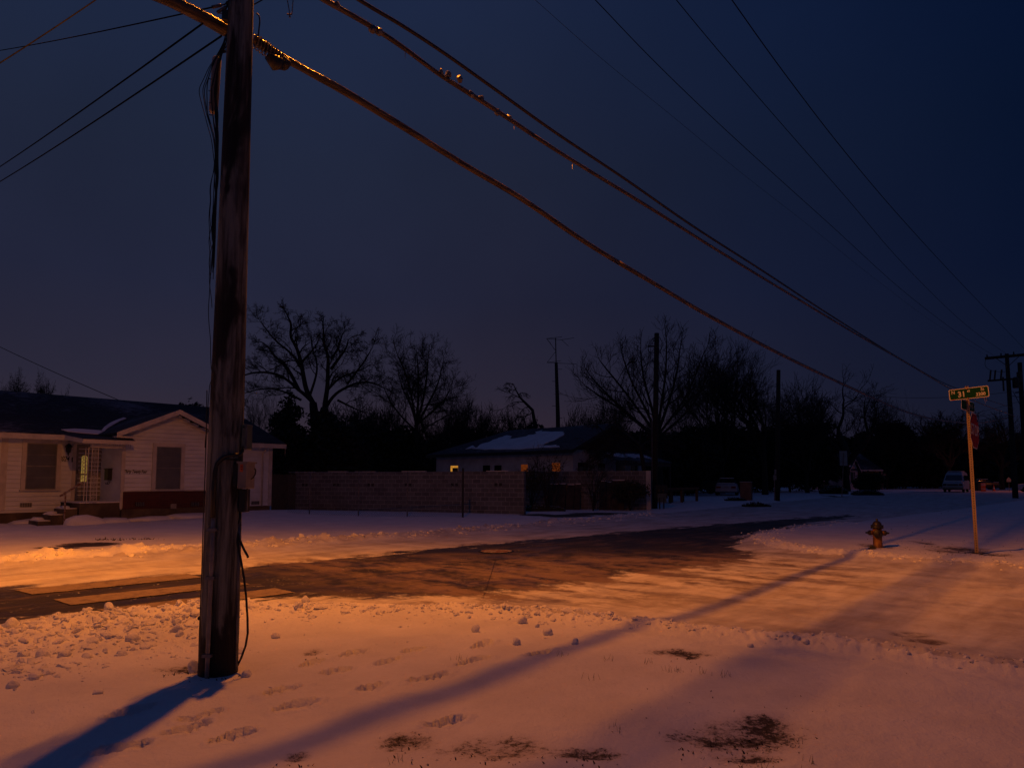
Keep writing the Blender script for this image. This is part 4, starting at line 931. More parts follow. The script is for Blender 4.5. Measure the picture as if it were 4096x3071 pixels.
# front (gable end) porch: faces +x local
mb=MB(); slab(mb,[(.1,1.2,ZE2-.05),(.1,W2-.5,ZE2-.05),(2.4,W2-.5,ZE2-.75),(2.4,1.2,ZE2-.75)][::1],.09); pr=build('porch_roof',mb,'shingle2',h2)
mb=MB(); rg2=random.Random(9)
for k in range(5):
    y0=2+k*.9; pts=[(.7+rg2.uniform(-.2,.3),y0,0),(.7,y0+.9,0),(1.9+rg2.uniform(-.4,.3),y0+.8,0),(1.9+rg2.uniform(-.5,.3),y0+.1,0)]
    pts=[(x,y,ZE2-.05+.095-(x-.1)/2.3*.70) for x,y,_ in pts]; mb.prism(pts[::-1],(0,0,.03))
build('snow_patch',mb,'snowplain',pr)
mb=MB()
for y_ in (1.3,3.4,5.4,W2-.6): mb.box(2.2,2.32,y_-.06,y_+.06,-.2,ZE2-.72)
mb.box(2.2,2.32,1.2,W2-.5,ZE2-.95,ZE2-.76); build('porch_post',mb,'iron',h2)
for y0,y1 in ((.5,1.5),(2.6,3.3),(4.6,5.6),(6.4,7.2)):
    mb=MB(); mb.box(.002,.03,y0,y1,1.0,2.6); build('window',mb,'glassdark',h2)
# antenna mast behind it
q=P(2230,1800,60); am=thing('antenna_mast','tall pole with a large wire antenna on top, behind the stucco house','antenna',(q.x,q.y,0))
zt=P(2224,1450,60).z; zt2=P(2221,1352,60).z
mb=MB(); mb.tube([(.1,0,0),(.05,0,zt*.6),(-.08,0,zt)],[.22,.19,.14],10); build('mast',mb,'bark',am,smooth=True)
mb=MB(); mb.tube([(-.08,0,zt-.3),(-.12,0,zt2)],.05,6); 
for k in range(8): zz=zt-.6-k*1.1; mb.tube([(-.45 if k%2 else .1,0,zz),(.0 if k%2 else .45,0,zz)],.02,4)
build('upper_pipe',mb,'iron',am)
mb=MB(); c=2.22 # px per cm at 60 m -> 45px/m
def ap(px,py,dy=0): v=P(px,py,60+dy)-Vector((q.x,q.y,0)); return v
for a_,b__ in (((2186,1354),(2246,1359)),((2186,1354),(2248,1347)),((2246,1359),(2297,1351)),((2246,1359),(2274,1384)),((2186,1354),(2224,1404)),((2186,1354),(2200,1370)),((2224,1404),(2188,1450)),((2188,1450),(2245,1442)),((2188,1450),(2250,1453)),((2250,1453),(2306,1456)),((2200,1370),(2218,1398))):
    mb.tube([ap(*a_),ap(*b__,.3)],.02,4)
build('antenna_element',mb,'iron',am)
# ------------------------------------------------------------------ middle poles
def midpole(px0,py0,px1,py1,Y,label,r0=.17,r1=.13):
    a=P(px0,py0,Y); g=gz(a.x,a.y); o=thing('wooden_pole',label,'utility pole',(a.x,a.y,g)); t=P(px1,py1,Y)-Vector((a.x,a.y,g))
    mb=MB(); mb.tube([(0,0,-.2),(t.x*.5,0,t.z*.5),tuple(t)],[r0,(r0+r1)/2,r1],12); build('shaft',mb,'bark',o,smooth=True); return o,t,a
o,t,a=midpole(2617,2037,2627,1333,36.4,'tall bare-topped wooden pole at the end of the shorter block wall',.17,.13)
mb=MB(); mb.tube(smoothpts([t+Vector((-.1,-.05,-.2)),t+Vector((-.42,-.05,-.5)),t+Vector((-.5,0,-1.0)),t+Vector((-.2,0,-1.1))]),.018,5); mb.tube(smoothpts([t+Vector((.15,0,-.2)),t+Vector((.35,0,-.6)),t+Vector((.1,0,-1.1))]),.014,5); mb.box(t.x-.5,t.x-.1,-.05,.05,t.z-.75,t.z-.68); build('drip_loop',mb,'iron',o)
mb=MB(); mb.tube([(-.14,-.13,0),(-.06,-.1,5)],.025,6); build('conduit',mb,'galv',o)
o,t,a=midpole(3108,2010,3114,1480,46.5,'shorter wooden pole with a meter box, between the brick mailbox and the far house',.19,.13)
mb=MB(); q=P(3092,1922,46.4)-a; q2=P(3103,1902,46.4)-a; mb.box(q.x,q2.x,-.25,-.1,P(3092,1922,46.4).z-.1,P(3092,1902,46.4).z-.1); q=P(3098,1899,46.4)-a; mb.box(q.x-.03,q.x+.08,-.25,-.12,P(3092,1899,46.4).z-.1,P(3092,1880,46.4).z-.1); build('meter_box',mb,'plastic_grey',o)
mb=MB(); mb.tube([(-.2,-.18,0),(-.2,-.18,1.8)],.03,6); build('conduit',mb,'galv',o)
# utility meters beside the middle pole
q=G(2648,2034,.05); o=thing('gas_meter','grey utility meters on a short pipe stand right of the tall bare pole','meter',(q.x,q.y,gz(q.x,q.y)))
mb=MB(); 
for s_ in (-.12,.10): mb.tube([(s_,0,-.1),(s_,0,.6)],.035,6)
build('stand',mb,'iron',o)
for s_ in (-.10,.12):
    mb=MB(); mb.lathe([(.07,-.06),(.11,-.05),(.11,.05),(.05,.07)],12,Matrix.Translation((s_,-.02,.95))@Matrix.Rotation(R(90),4,'X')); build('dial',mb,'iron',o)
mb=MB(); mb.box(-.22,.24,-.02,.12,.35,.82); build('case',mb,'plastic_green',o)
mb=MB(); mb.box(-.36,.34,.12,.2,.55,1.25); build('backboard',mb,'iron',o)
# wooden rail barrier
q0=P(2655,2005,42); q1=P(2795,2010,46); o0,rz,ln_=seggrid((q0.x,q0.y,0),(q1.x,q1.y,0)); g=gz(q0.x,q0.y)
o=thing('wooden_railing','brown wooden post and rail barrier in front of the parked dark pickup','railing',(o0.x,o0.y,g),rz)
mb=MB(); mb.box(-.1,ln_,-.06,.08,.85,.97); mb.box(.2,ln_,.3,.42,.72,.82); build('rail',mb,'cedar',o)
for t_ in (.18,.36,.5,.68,.95):
    for yy in (0,):
        mb=MB(); mb.box(ln_*t_-.07,ln_*t_+.07,-.05+(.35 if t_ in (.36,.68) else 0),.09+(.35 if t_ in (.36,.68) else 0),-.1,.84 if t_ not in (.36,.68) else .74); build('post',mb,'cedar',o)
# ------------------------------------------------------------------ vehicles
def wheel(parent,x,y,r,w=.2):
    T0=Matrix.Translation((x,y,r))@Matrix.Rotation(R(90),4,'X'); mb=MB(); mb.lathe([(r*.6,-w/2),(r*.95,-w/2),(r,-w/2+.03),(r,w/2-.03),(r*.95,w/2),(r*.6,w/2)],20,T0); wo=build('wheel',mb,'rubber',parent,smooth=True)
    mb=MB(); 
    for sd in (-1,1):
        for k in range(6):
            a=k*math.pi/3; mb.box(.04,r*.62,-.03,.03,-.01,.01,T0@Matrix.Translation((0,0,sd*(w/2-.02)))@Matrix.Rotation(a,4,'Z'))
        mb.tube([T0@Vector((r*.6*math.cos(a),r*.6*math.sin(a),sd*(w/2-.01))) for a in np.linspace(0,2*math.pi,17)],.02,4)
        mb.lathe([(.07,-.01),(.07,.01)],10,T0@Matrix.Translation((0,0,sd*(w/2-.01))))
    build('rim',mb,'galv',wo)
def loft(sections,mat,name,parent,smooth=False,bev=.05):
    mb=MB(); n=len(sections[0]); 
    for s_ in sections: mb.v+=[tuple(p) for p in s_]
    for k in range(len(sections)-1):
        for j in range(n): a=k*n+j; b_=k*n+(j+1)%n; mb.f.append((a,b_,b_+n,a+n))
    mb.f.append(tuple(reversed(range(n)))); mb.f.append(tuple((len(sections)-1)*n+j for j in range(n)))
    o=build(name,mb,mat,parent,smooth=smooth)
    if bev: m_=o.modifiers.new('b','BEVEL'); m_.width=bev; m_.segments=2; m_.limit_method='ANGLE'
    return o
# van: local +x = rear, front at x=0, y across (visible right side in the picture is -y)
q=P(3812,1968,74); q.z=gz(q.x,q.y)
van=thing('parked_van','white high-top van dusted with snow, parked facing the camera left of the stop sign','van',tuple(q),R(50))
def sec(x,zb,zt,hw,tw,zm): return [(x,-hw,zb),(x,-hw,zm),(x,-tw,zt-.12),(x,-tw*.82,zt),(x,tw*.82,zt),(x,tw,zt-.12),(x,hw,zm),(x,hw,zb)]
loft([sec(0,.42,.98,.93,.88,.75),sec(.12,.34,1.12,.98,.93,.9),sec(.85,.34,1.32,1.0,.94,1.15),sec(1.45,.34,1.95,1.0,.84,1.2),sec(1.75,.34,2.18,1.0,.80,1.2),sec(2.3,.34,2.28,1.0,.80,1.2),sec(5.1,.34,2.25,1.0,.80,1.2),sec(5.25,.4,2.1,.97,.78,1.2)],'carwhite','body',van)
mb=MB(); mb.prism([(.82,-.80,1.33),(.82,.80,1.33),(1.40,.70,1.86),(1.40,-.70,1.86)],(-.02,0,.03)); build('windshield',mb,'glassdark',van)
mb=MB(); mb.prism([(1.0,-.985,1.28),(1.45,-.90,1.80),(2.1,-.88,1.85),(2.1,-.995,1.28)],(0,-.015,.0)); mb.prism([(2.3,-.995,1.30),(2.3,-.88,1.85),(3.4,-.88,1.85),(3.4,-.995,1.30)],(0,-.015,0)); mb.prism([(3.6,-.995,1.30),(3.6,-.88,1.85),(4.9,-.88,1.85),(4.9,-.995,1.30)],(0,-.015,0)); build('side_window',mb,'glassdark',van)
mb=MB(); mb.box(-.03,.02,-.50,-.03,.74,.90); mb.box(-.03,.02,.03,.50,.74,.90); gr=build('grille',mb,'black',van)
mb=MB(); 
for z_ in (.79,.84): mb.box(-.045,-.03,-.48,.48,z_-.008,z_+.008)
mb.box(-.045,-.03,-.03,.03,.74,.90); build('grille_bar',mb,'galv',gr)
for s_ in (-1,1):
    mb=MB(); mb.box(-.02,.06,s_*.74-.17,s_*.74+.17,.74,.92); build('headlight',mb,'glassdark',van)
    mb=MB(); mb.box(1.0,1.25,s_*1.12-.12,s_*1.12+.12,1.28,1.5); build('mirror',mb,'black',van)
mb=MB(); mb.box(-.14,.1,-.98,.98,.42,.60); build('bumper',mb,'plastic_grey',van)
mb=MB(); mb.box(-.12,.1,-.94,.94,.30,.42); build('bumper_skirt',mb,'black',van)
mb=MB(); mb.box(.3,.8,-.85,.85,1.20,1.28); mb.box(1.9,4.9,-.62,.62,2.27,2.33); build('snow_cover',mb,'snowplain',van)
for x in (.95,4.2):
    for s_ in (-1,1): wheel(van,x,s_*.86,.36)
# sedan seen from behind
def sedan(px,py,Y,rz,name,label,mat,flip=1):
    q=P(px,py,Y); q.z=gz(q.x,q.y); o=thing(name,label,'car',tuple(q),rz)
    def sc(x,zb,zt,hw,tw): return [(x,-hw,zb),(x,-hw,(zb+zt)/2+.05),(x,-tw,zt),(x,tw,zt),(x,hw,(zb+zt)/2+.05),(x,hw,zb)]
    loft([sc(0,.35,.85,.82,.76),sc(.1,.28,.98,.88,.8),sc(1.1,.25,1.02,.9,.82),sc(3.3,.25,.98,.9,.82),sc(4.5,.28,.82,.88,.76),sc(4.65,.38,.7,.8,.7)],mat,'body',o)
    loft([sc(.75,.95,1.0,.80,.72),sc(1.35,.95,1.42,.76,.58),sc(2.5,.95,1.45,.76,.58),sc(3.3,.95,1.0,.78,.7)],'glassdark','cabin',o)
    mb=MB(); mb.box(1.35,2.5,-.56,.56,1.43,1.49); build('car_roof',mb,'snowplain',o)
    mb=MB(); mb.box(-.02,.03,-.78,-.42,.62,.76); mb2=MB(); mb2.box(-.02,.03,.42,.78,.62,.76)
    build('taillight',mb,'red_sign',o); build('taillight',mb2,'red_sign',o)
    mb=MB(); mb.box(-.03,.02,-.2,.2,.64,.76); build('licence_plate',mb,'sign_grey',o); mb=MB(); mb.box(-.1,.1,-.86,.86,.36,.52); build('bumper',mb,mat,o)
    mb=MB(); mb.box(.12,.75,-.7,.7,1.0,1.05); build('trunk_snow',mb,'snowplain',o)
    for x in (.85,3.7):
        for s_ in (-1,1): wheel(o,x,s_*.8,.32)
    return o
sedan(2905,1992,57,R(70),'parked_car','pale sedan with snow on its boot, parked left of the brick mailbox','carwhite')
# dark pickup
q=P(2740,1985,64); q.z=gz(q.x,q.y); pk=thing('parked_pickup','black pickup truck with alloy wheels behind the wooden railing','pickup truck',tuple(q),R(-15))
def sc(x,zb,zt,hw,tw): return [(x,-hw,zb),(x,-hw,zb+(zt-zb)*.6),(x,-tw,zt),(x,tw,zt),(x,hw,zb+(zt-zb)*.6),(x,hw,zb)]
loft([sc(-2.0,.45,1.0,.9,.85),sc(-1.8,.4,1.15,.95,.9),sc(-.6,.4,1.2,.95,.9),sc(3.3,.4,1.2,.95,.9),sc(3.4,.5,1.15,.93,.88)],'cardark','body',pk); loft([sc(-.7,1.15,1.2,.9,.8),sc(-.1,1.15,1.85,.88,.68),sc(1.3,1.15,1.88,.88,.68),sc(1.5,1.15,1.2,.88,.75)],'glassdark','cab',pk)
mb=MB(); mb.box(0,1.3,-.6,.6,1.88,1.92); build('roof_snow',mb,'snowplain',pk)
for x in (-1.1,2.3):
    for s_ in (-1,1): wheel(pk,x,s_*.85,.38,.24)
sedan(4265,1966,75,R(150),'parked_car','snow-topped car cut off by the right edge beyond the far pole','carwhite')
sedan(3995,1963,95,R(160),'parked_car','small dark snow-topped car far down the street left of the far pole','cardark')
# ------------------------------------------------------------------ brick mailbox
q=G(2986,2006,.05); o=thing('brick_mailbox','square brown brick mailbox pillar standing in the snow by the road','mailbox',(q.x,q.y,gz(q.x,q.y)),R(-28))
mb=MB(); mb.box(-.36,.36,-.36,.36,-.15,1.22); build('pillar',mb,'brick_tan',o); mb=MB(); mb.box(-.38,.38,-.38,.38,1.22,1.27); build('cap',mb,'brick_tan',o)
mb=MB(); mb.box(.355,.375,-.12,.12,.85,1.1); build('mailbox_door',mb,'black',o); mb=MB(); mb.box(-.37,.37,-.37,.37,1.272,1.29); build('snow_cap',mb,'snowplain',o)
# ------------------------------------------------------------------ distant house
H3=P(3440,1957,92); H3.z=gz(H3.x,H3.y); rz3=R(8)
h3=thing('cottage','small pale cottage with steep front gable and tall chimney, far down the street','house',tuple(H3),rz3)
l3=frame_fn(H3,rz3)
def bb3(px0,px1,py0,py1,y0,y1,mat,name,label=None,parent=None):
    a,z0=l3(px0,py1,y0); b_,z1=l3(px1,py0,y0); mb=MB(); mb.box(a,b_,y0,y1,z0,z1); return build(name,mb,mat,parent or h3,label)
pinks=simple('pinkish_stucco',(.60,.50,.50),(.46,.38,.38),1,.9)
ul=l3(3265,1900)[0]; ur=l3(3545,1900)[0]
a,z0=l3(3372,1960,0); b_,_=l3(3425,1960); zt=l3(3400,1878)[1]; ap_x,ap_z=l3(3416,1840); e1,_=l3(3398,1880); e2,ez3=l3(3438,1878)
mb=MB(); mb.box(ul,a,1.2,7,-.3,zt-.2); mb.box(a,b_,0,7,-.3,zt-.05); mb.prism([(e1,-.02,-.3),(e2-.3,-.02,-.3),(e2-.3,-.02,ez3),(ap_x,-.02,ap_z-.15),(e1,-.02,ez3)],(0,1.0,0)); build('wall',mb,pinks,h3)
mb=MB(); mb.box(b_,ur,1.5,7,-.3,zt-.2); build('porch_wall',mb,simple('ochre_wall',(.26,.15,.05),(.2,.12,.04),2,.9),h3)
rzr=l3(3400,1812,4)[1]
mb=MB(); slab(mb,[(ul-.4,-.2,zt-.1),(ur-.6,-.2,zt-.1),(ur-1.2,4,rzr),(ul+1,4,rzr)],.12); slab(mb,[(ur-.6,-.2,zt-.1),(ur-.6,8,zt-.1),(ur-1.2,4,rzr)],.12)
slab(mb,[(e1-.3,-.4,ez3-.3),(ap_x,-.4,ap_z),(ap_x,3,ap_z),(e1-.3,1,ez3-.3)],.1); slab(mb,[(ap_x,-.4,ap_z),(e2,-.4,ez3-.3),(e2,1,ez3-.3),(ap_x,3,ap_z)],.1)
rf=build('roof',mb,'shingle',h3)
mb=MB(); 
for xx in (e1-.3,e2): mb.prism([(xx,-.42,ez3-.36),(ap_x,-.42,ap_z-.06),(ap_x,-.42,ap_z+.12),(xx,-.42,ez3-.18)][::(1 if xx<ap_x else -1)],(0,.015,0))
mb.box(e2,ur-.6,-.25,-.2,zt-.18,zt-.02); build('fascia',mb,'white_trim',h3)
mb=MB(); mb.box(l3(3387,1868)[0],l3(3401,1868)[0],-.25,.3,l3(3390,1867)[1],l3(3390,1860)[1]); build('snow_patch',mb,'snowplain',rf)
bb3(3358,3389,1866,1884,.9,1.6,pinks,'chimney')
bb3(3372,3396,1890,1952,-.05,0,'glassdark','door'); bb3(3405,3420,1888,1929,-.08,-.03,'glassdark','window'); bb3(3279,3292,1886,1930,1.12,1.19,'glassdark','window'); bb3(3527,3540,1890,1920,1.42,1.49,'glassdark','window')
mb=MB()
for px in (3374,3381,3388,3395): x,_=l3(px,1900); mb.box(x-.02,x+.02,-.09,-.05,l3(px,1950,-.06)[1],l3(px,1890,-.06)[1])
x0,_=l3(3372,1900); x1,_=l3(3396,1900); zz=l3(3380,1921)[1]; mb.box(x0,x1,-.09,-.05,zz-.06,zz+.06); build('door_grille',mb,'rust',h3)
x,z_=l3(3413,1888); mb=MB(); mb.box(x-.03,x+.03,-.1,-.08,l3(3413,1929)[1],z_); mb.box(l3(3403,1930)[0],l3(3424,1930)[0],-.12,-.03,l3(3413,1931)[1]-.05,l3(3413,1931)[1]+.03); build('window_frame',mb,'white_trim',h3)
mb=MB()
for px in (3443,3524): x,_=l3(px,1900); mb.box(x-.1,x+.1,-.2,0,-.2,zt-.3)
mb.box(e2,l3(3540,1900)[0],-.2,0,zt-.75,zt-.6); build('porch_post',mb,'rust',h3)
# blank sign with its back to us
q=P(3367,1985,56); q.z=gz(q.x,q.y); o=thing('road_sign','blank grey back of a rectangular road sign on a thin post before the cottage','road sign',tuple(q))
zt=P(3375,1803,56).z-q.z; zb=P(3375,1862,56).z-q.z; x0=P(3359,1830,56).x-q.x; x1=P(3390,1830,56).x-q.x
mb=MB(); mb.box(x0,x1,.03,.035,zb,zt); sp_=build('sign_panel',mb,'sign_grey',o); bv=sp_.modifiers.new('b','BEVEL'); bv.width=.06; bv.segments=3
mb=MB(); t=P(3375,1812,56)-q; mb.tube([(0,0,-.1),(t.x,0,t.z)],.035,6); build('post',mb,'galv',o)
q=P(4038,1968,80); q.z=gz(q.x,q.y); o=thing('road_sign','tiny pentagon sign far down the street, left of the far pole','road sign',tuple(q))
zc=P(4038,1920,80).z-q.z; mb=MB(); s_=.26; mb.prism([(-s_,0,zc-.2),(s_,0,zc-.2),(s_,0,zc+.1),(0,0,zc+.38),(-s_,0,zc+.1)],(0,.01,0)); build('sign_panel',mb,'sign_grey',o); mb=MB(); mb.tube([(0,.03,0),(0,.03,zc)],.03,5); build('post',mb,'galv',o)
q=P(3934,1968,80); q.z=gz(q.x,q.y); o=thing('traffic_barrel','orange and white striped traffic barricade by the far road edge','barricade',tuple(q))
mb=MB(); mb.box(-.28,.28,-.03,.03,0,1.0); build('frame',mb,'orange',o); mb=MB(); 
for z_ in (.3,.72,.9): mb.box(-.26,.26,-.04,-.031,z_-.04,z_+.04)
build('stripe',mb,'sign_white',o)
q=P(3976,1964,84); q.z=gz(q.x,q.y); o=thing('traffic_cone','small orange cone on the snow beyond the striped barricade','traffic cone',tuple(q)); mb=MB(); mb.lathe([(.2,0),(.2,.04),(.13,.05),(.03,.7)],10); build('cone',mb,'orange',o); mb=MB(); mb.lathe([(.105,.26),(.07,.45)],10); build('stripe',mb,'sign_white',o)
q=P(3916,1966,82); q.z=gz(q.x,q.y); o=thing('wheeled_bin','dark wheeled bin just left of the striped barricade','bin',tuple(q)); mb=MB(); mb.box(-.3,.3,-.3,.3,.05,1.0); build('body',mb,'black',o); mb=MB(); mb.box(-.33,.33,-.36,.32,1.0,1.07); build('lid',mb,'black',o)
q=P(3861,1921,98); o=thing('porch_light','tiny greenish-white lamp glowing right of the van','lamp',(q.x,q.y,q.z)); mb=MB(); mb.ico((0,0,0),.13,1); build('bulb',mb,'lit_white',o); mb=MB(); mb.box(-.1,.1,.1,.3,.1,.2); mb.tube([(0,.2,.1),(0,.2,-2.6)],.05,5); build('bracket',mb,'iron',o)
# ------------------------------------------------------------------ stop sign assembly
q=G(3907,2215,.03); g=gz(q.x,q.y); q.z=g
ss=thing('stop_sign','red stop sign with green street name blades on a leaning perforated steel post','stop sign',tuple(q))
YS=q.y; tp=P(3866,1545,YS)-q
m,nt,b=newmat('perforated_post'); v=coords(nt); sp=N(nt,'ShaderNodeSeparateXYZ'); L(nt,v,sp.inputs[0])
fz=mathn(nt,'SUBTRACT',mathn(nt,'FRACT',mathn(nt,'DIVIDE',sp.outputs[2],.0508)),.5); fx=mathn(nt,'DIVIDE',sp.outputs[0],.0508)
dd=mathn(nt,'ADD',mathn(nt,'MULTIPLY',fz,fz),mathn(nt,'MULTIPLY',fx,fx)); hole=mathn(nt,'LESS_THAN',dd,.045)
L(nt,mixc(nt,hole,mixc(nt,noise(nt,v,9,4),(.46,.34,.20),(.30,.22,.14)),(.01,.008,.006)),b.inputs['Base Color']); b.inputs['Roughness'].default_value=.5; b.inputs['Metallic'].default_value=.2; M['post']=m
mb=MB(); ln_=tp.length; mb.box(-.031,.031,-.031,.031,-.1,ln_); po=build('post',mb,'post',ss); po.rotation_mode='QUATERNION'; po.rotation_quaternion=Vector((0,0,1)).rotation_difference(tp.normalized())@Matrix.Rotation(R(-28),3,'Z').to_quaternion()
def sp_at(py): # point on post axis at pixel row
    f=(2215-py)/(2215-1545); return tp*f
# tilt of post
tilt=math.atan2(tp.x,tp.z)
def oct_panel(r,th):
    mb=MB(); pts=[(r*math.cos(R(22.5+45*k)),0,r*math.sin(R(22.5+45*k))) for k in range(8)]; mb.prism(pts,(0,th,0)); return mb
c=sp_at(1723); c=P(3882,1723,YS)-q
an=R(44.0); fr=bpy.data.objects.new('stop_panel',None)
mbp=oct_panel(.405,.003); pn=build('stop_panel',mbp,'sign_white',ss); pn.location=c+Vector((.06,-.04,0)); pn.rotation_euler=(0,R(4),an)
mbp=oct_panel(.380,.002); rp=build('red_face',mbp,'red_sign',pn); rp.location=(0,-.0045,0)
t_=text('lettering','STOP',.33,'sign_white',pn,(0,-.006,0),ext=.0015,sx=.84,bold=0)
mb=MB(); 
for z_ in (-.28,.30): mb.ico((0,-.008,z_),.008,1)
build('bolt',mb,'galv',pn)
# main blade
def blade(w,h_,loc,rot,mat='green_sign'):
    mb=MB(); r=.02
    def rr(w,h_,r,n=5):
        out=[]
        for cx_,cz_,a0 in ((w/2-r,h_/2-r,0),(-w/2+r,h_/2-r,90),(-w/2+r,-h_/2+r,180),(w/2-r,-h_/2+r,270)):
            for k in range(n+1): a=R(a0+90*k/n); out.append((cx_+r*math.cos(a),0,cz_+r*math.sin(a)))
        return out
    mb.prism(rr(w,h_,.03),(0,.003,0)); o=build('name_blade',mb,'sign_white',ss); o.location=loc; o.rotation_euler=rot
    mb=MB(); mb.prism(rr(w-.032,h_-.032,.02),(0,.002,0)); i2=build('green_face',mb,mat,o); i2.location=(0,-.0045,0); return o
bc=P(3867,1574,YS)-q
bl=blade(.70,.232,bc+Vector((0,-.06,0)),(0,R(-3.0),R(-40)))
for s_,sz,x,z_,sx,bd in (('N',.10,-.272,.045,.85,.002),('31',.165,-.125,-.012,.85,.005),('st',.085,.0,.048,.85,.002),('St',.088,.242,.052,.85,.002),('3200',.090,.205,-.045,.92,.0035)):
    text('lettering',s_,sz,'sign_white',bl,(x,-.007,z_),ext=.001,sx=sx,bold=bd)
mb=MB(); mb.ico((-.02,-.01,.10),.012,1); mb.ico((-.02,-.01,-.10),.012,2); mb.box(-.31,-.25,-.008,-.006,-.112,-.104); build('bolt',mb,'orange',bl)
mb=MB()
for x,l in ((.12,.03),(.26,.12),(.29,.09),(.16,.02)): mb.tube([(x,0,-.115),(x+.004,0,-.118-l)],[.005,.0015],5)
build('icicle',mb,'conduit',bl)
c2=P(3872,1623,YS)-q; bl2=blade(.66,.215,c2+Vector((0,.0,0)),(0,R(3),R(36))); bl2['label']='second green name blade turned nearly edge-on and frosted'
mb=MB()
rgx=random.Random(2)
for k in range(7): x=-.05+k*.045; mb.box(x,x+.012,-.0062,-.0046,-.06+rgx.random()*.02,.05+rgx.random()*.02)
build('frosted_lettering',mb,'sign_grey',bl2)
mb=MB(); br=P(3856,1622,YS)-q; mb.box(-.05,.05,-.004,.0,-.11,.11); o=build('small_plate',mb,'rust',ss); o.location=br+Vector((0,-.05,0)); o.rotation_euler=(0,R(3),R(10))
mb=MB(); mb.ico((0,0,.0),.12,5,(1,1,.25)); build('base_soil',mb,'stick',ss)
# ------------------------------------------------------------------ hydrant
q=G(3512,2196,.02); q.z=gz(q.x,q.y)-.015
hy=thing('fire_hydrant','worn yellow fire hydrant with dark cap and nozzles standing in snow','fire hydrant',tuple(q),R(-22))
k_=.665
mb=MB(); mb.lathe([(.098,-.15),(.098,.04),(.10,.045),(.10,.05),(.094,.055),(.092,.25),(.094,.32),(.092,.46)],28); build('barrel',mb,'hyd_yellow',hy,smooth=True)
mb=MB(); mb.lathe([(.10,.452),(.128,.455),(.128,.475),(.122,.48),(.128,.485),(.128,.505),(.098,.507),(.093,.54),(.078,.575),(.05,.60),(.028,.607),(.024,.61),(.022,.655),(.018,.66)],28); build('bonnet',mb,'hyd_black',hy,smooth=True)
mb=MB()
for k in range(8): a=k*math.pi/4; mb.lathe([(.012,.44),(.012,.52)],6,Matrix.Translation((.116*math.cos(a),.116*math.sin(a),0)))
build('flange_bolt',mb,'hyd_black',hy)
for s_ in (-1,1):
    Tm=Matrix.Translation((0,0,.345))@Matrix.Rotation(s_*R(90),4,'Y'); mb=MB(); mb.lathe([(.05,.05),(.05,.11),(.057,.115),(.057,.13)],18,Tm); nz_=build('nozzle',mb,'hyd_yellow',hy,smooth=True)
    mb=MB(); mb.lathe([(.054,.13),(.056,.165),(.045,.175),(.03,.19),(.02,.2),(.018,.235)],14,Tm); build('nozzle_cap',mb,'hyd_black',nz_)
Tm=Matrix.Translation((0,0,.335))@Matrix.Rotation(R(90),4,'X'); mb=MB(); mb.lathe([(.085,.05),(.085,.10),(.09,.11)],24,Tm); nz_=build('pumper_nozzle',mb,'hyd_yellow',hy,smooth=True)
mb=MB(); mb.lathe([(.093,.10),(.095,.14),(.085,.15),(.03,.158),(.022,.16),(.02,.185)],24,Tm); build('pumper_cap',mb,'hyd_black',nz_,smooth=True)
mb=MB()
for s_ in (-1,1): mb.tube([(s_*.06,-.1,.31),(s_*.10,-.08,.27),(s_*.13,-.02,.27)],.004,4)
build('chain',mb,'iron',hy)
# manhole
q=G(1985,2207,.0); o=thing('manhole_cover','round iron manhole cover in the middle of the street','manhole',(q.x,q.y,gz(q.x,q.y)-.02)); mb=MB(); mb.lathe([(.39,0),(.39,.034),(.35,.036)],32); build('frame',mb,'iron',o); mb=MB(); mb.lathe([(.34,.02),(.34,.038),(.3,.04)],32); build('lid',mb,'rust',o)
# far street lamp beyond the right edge
q=Vector((66,77,gz(66,77))); fl_=thing('street_lamp','distant street lamp beyond the right edge lighting the far road','street lamp',tuple(q)); mb=MB(); mb.tube([(0,0,0),(0,0,8)],[.12,.08],8); mb.tube([(0,0,8),(-1.5,.5,8.6)],.05,6); build('pole',mb,'galv',fl_); mb=MB(); mb.box(-1.8,-1.4,.4,.7,8.55,8.7); build('lamp_head',mb,'galv',fl_); mb=MB(); mb.box(-1.75,-1.45,.45,.65,8.52,8.55); build('lens',mb,'lit_lens',fl_)
lampl(q+Vector((-1.6,.5,8.4)),1200,.15,True,(1,.20,.05),0,0)
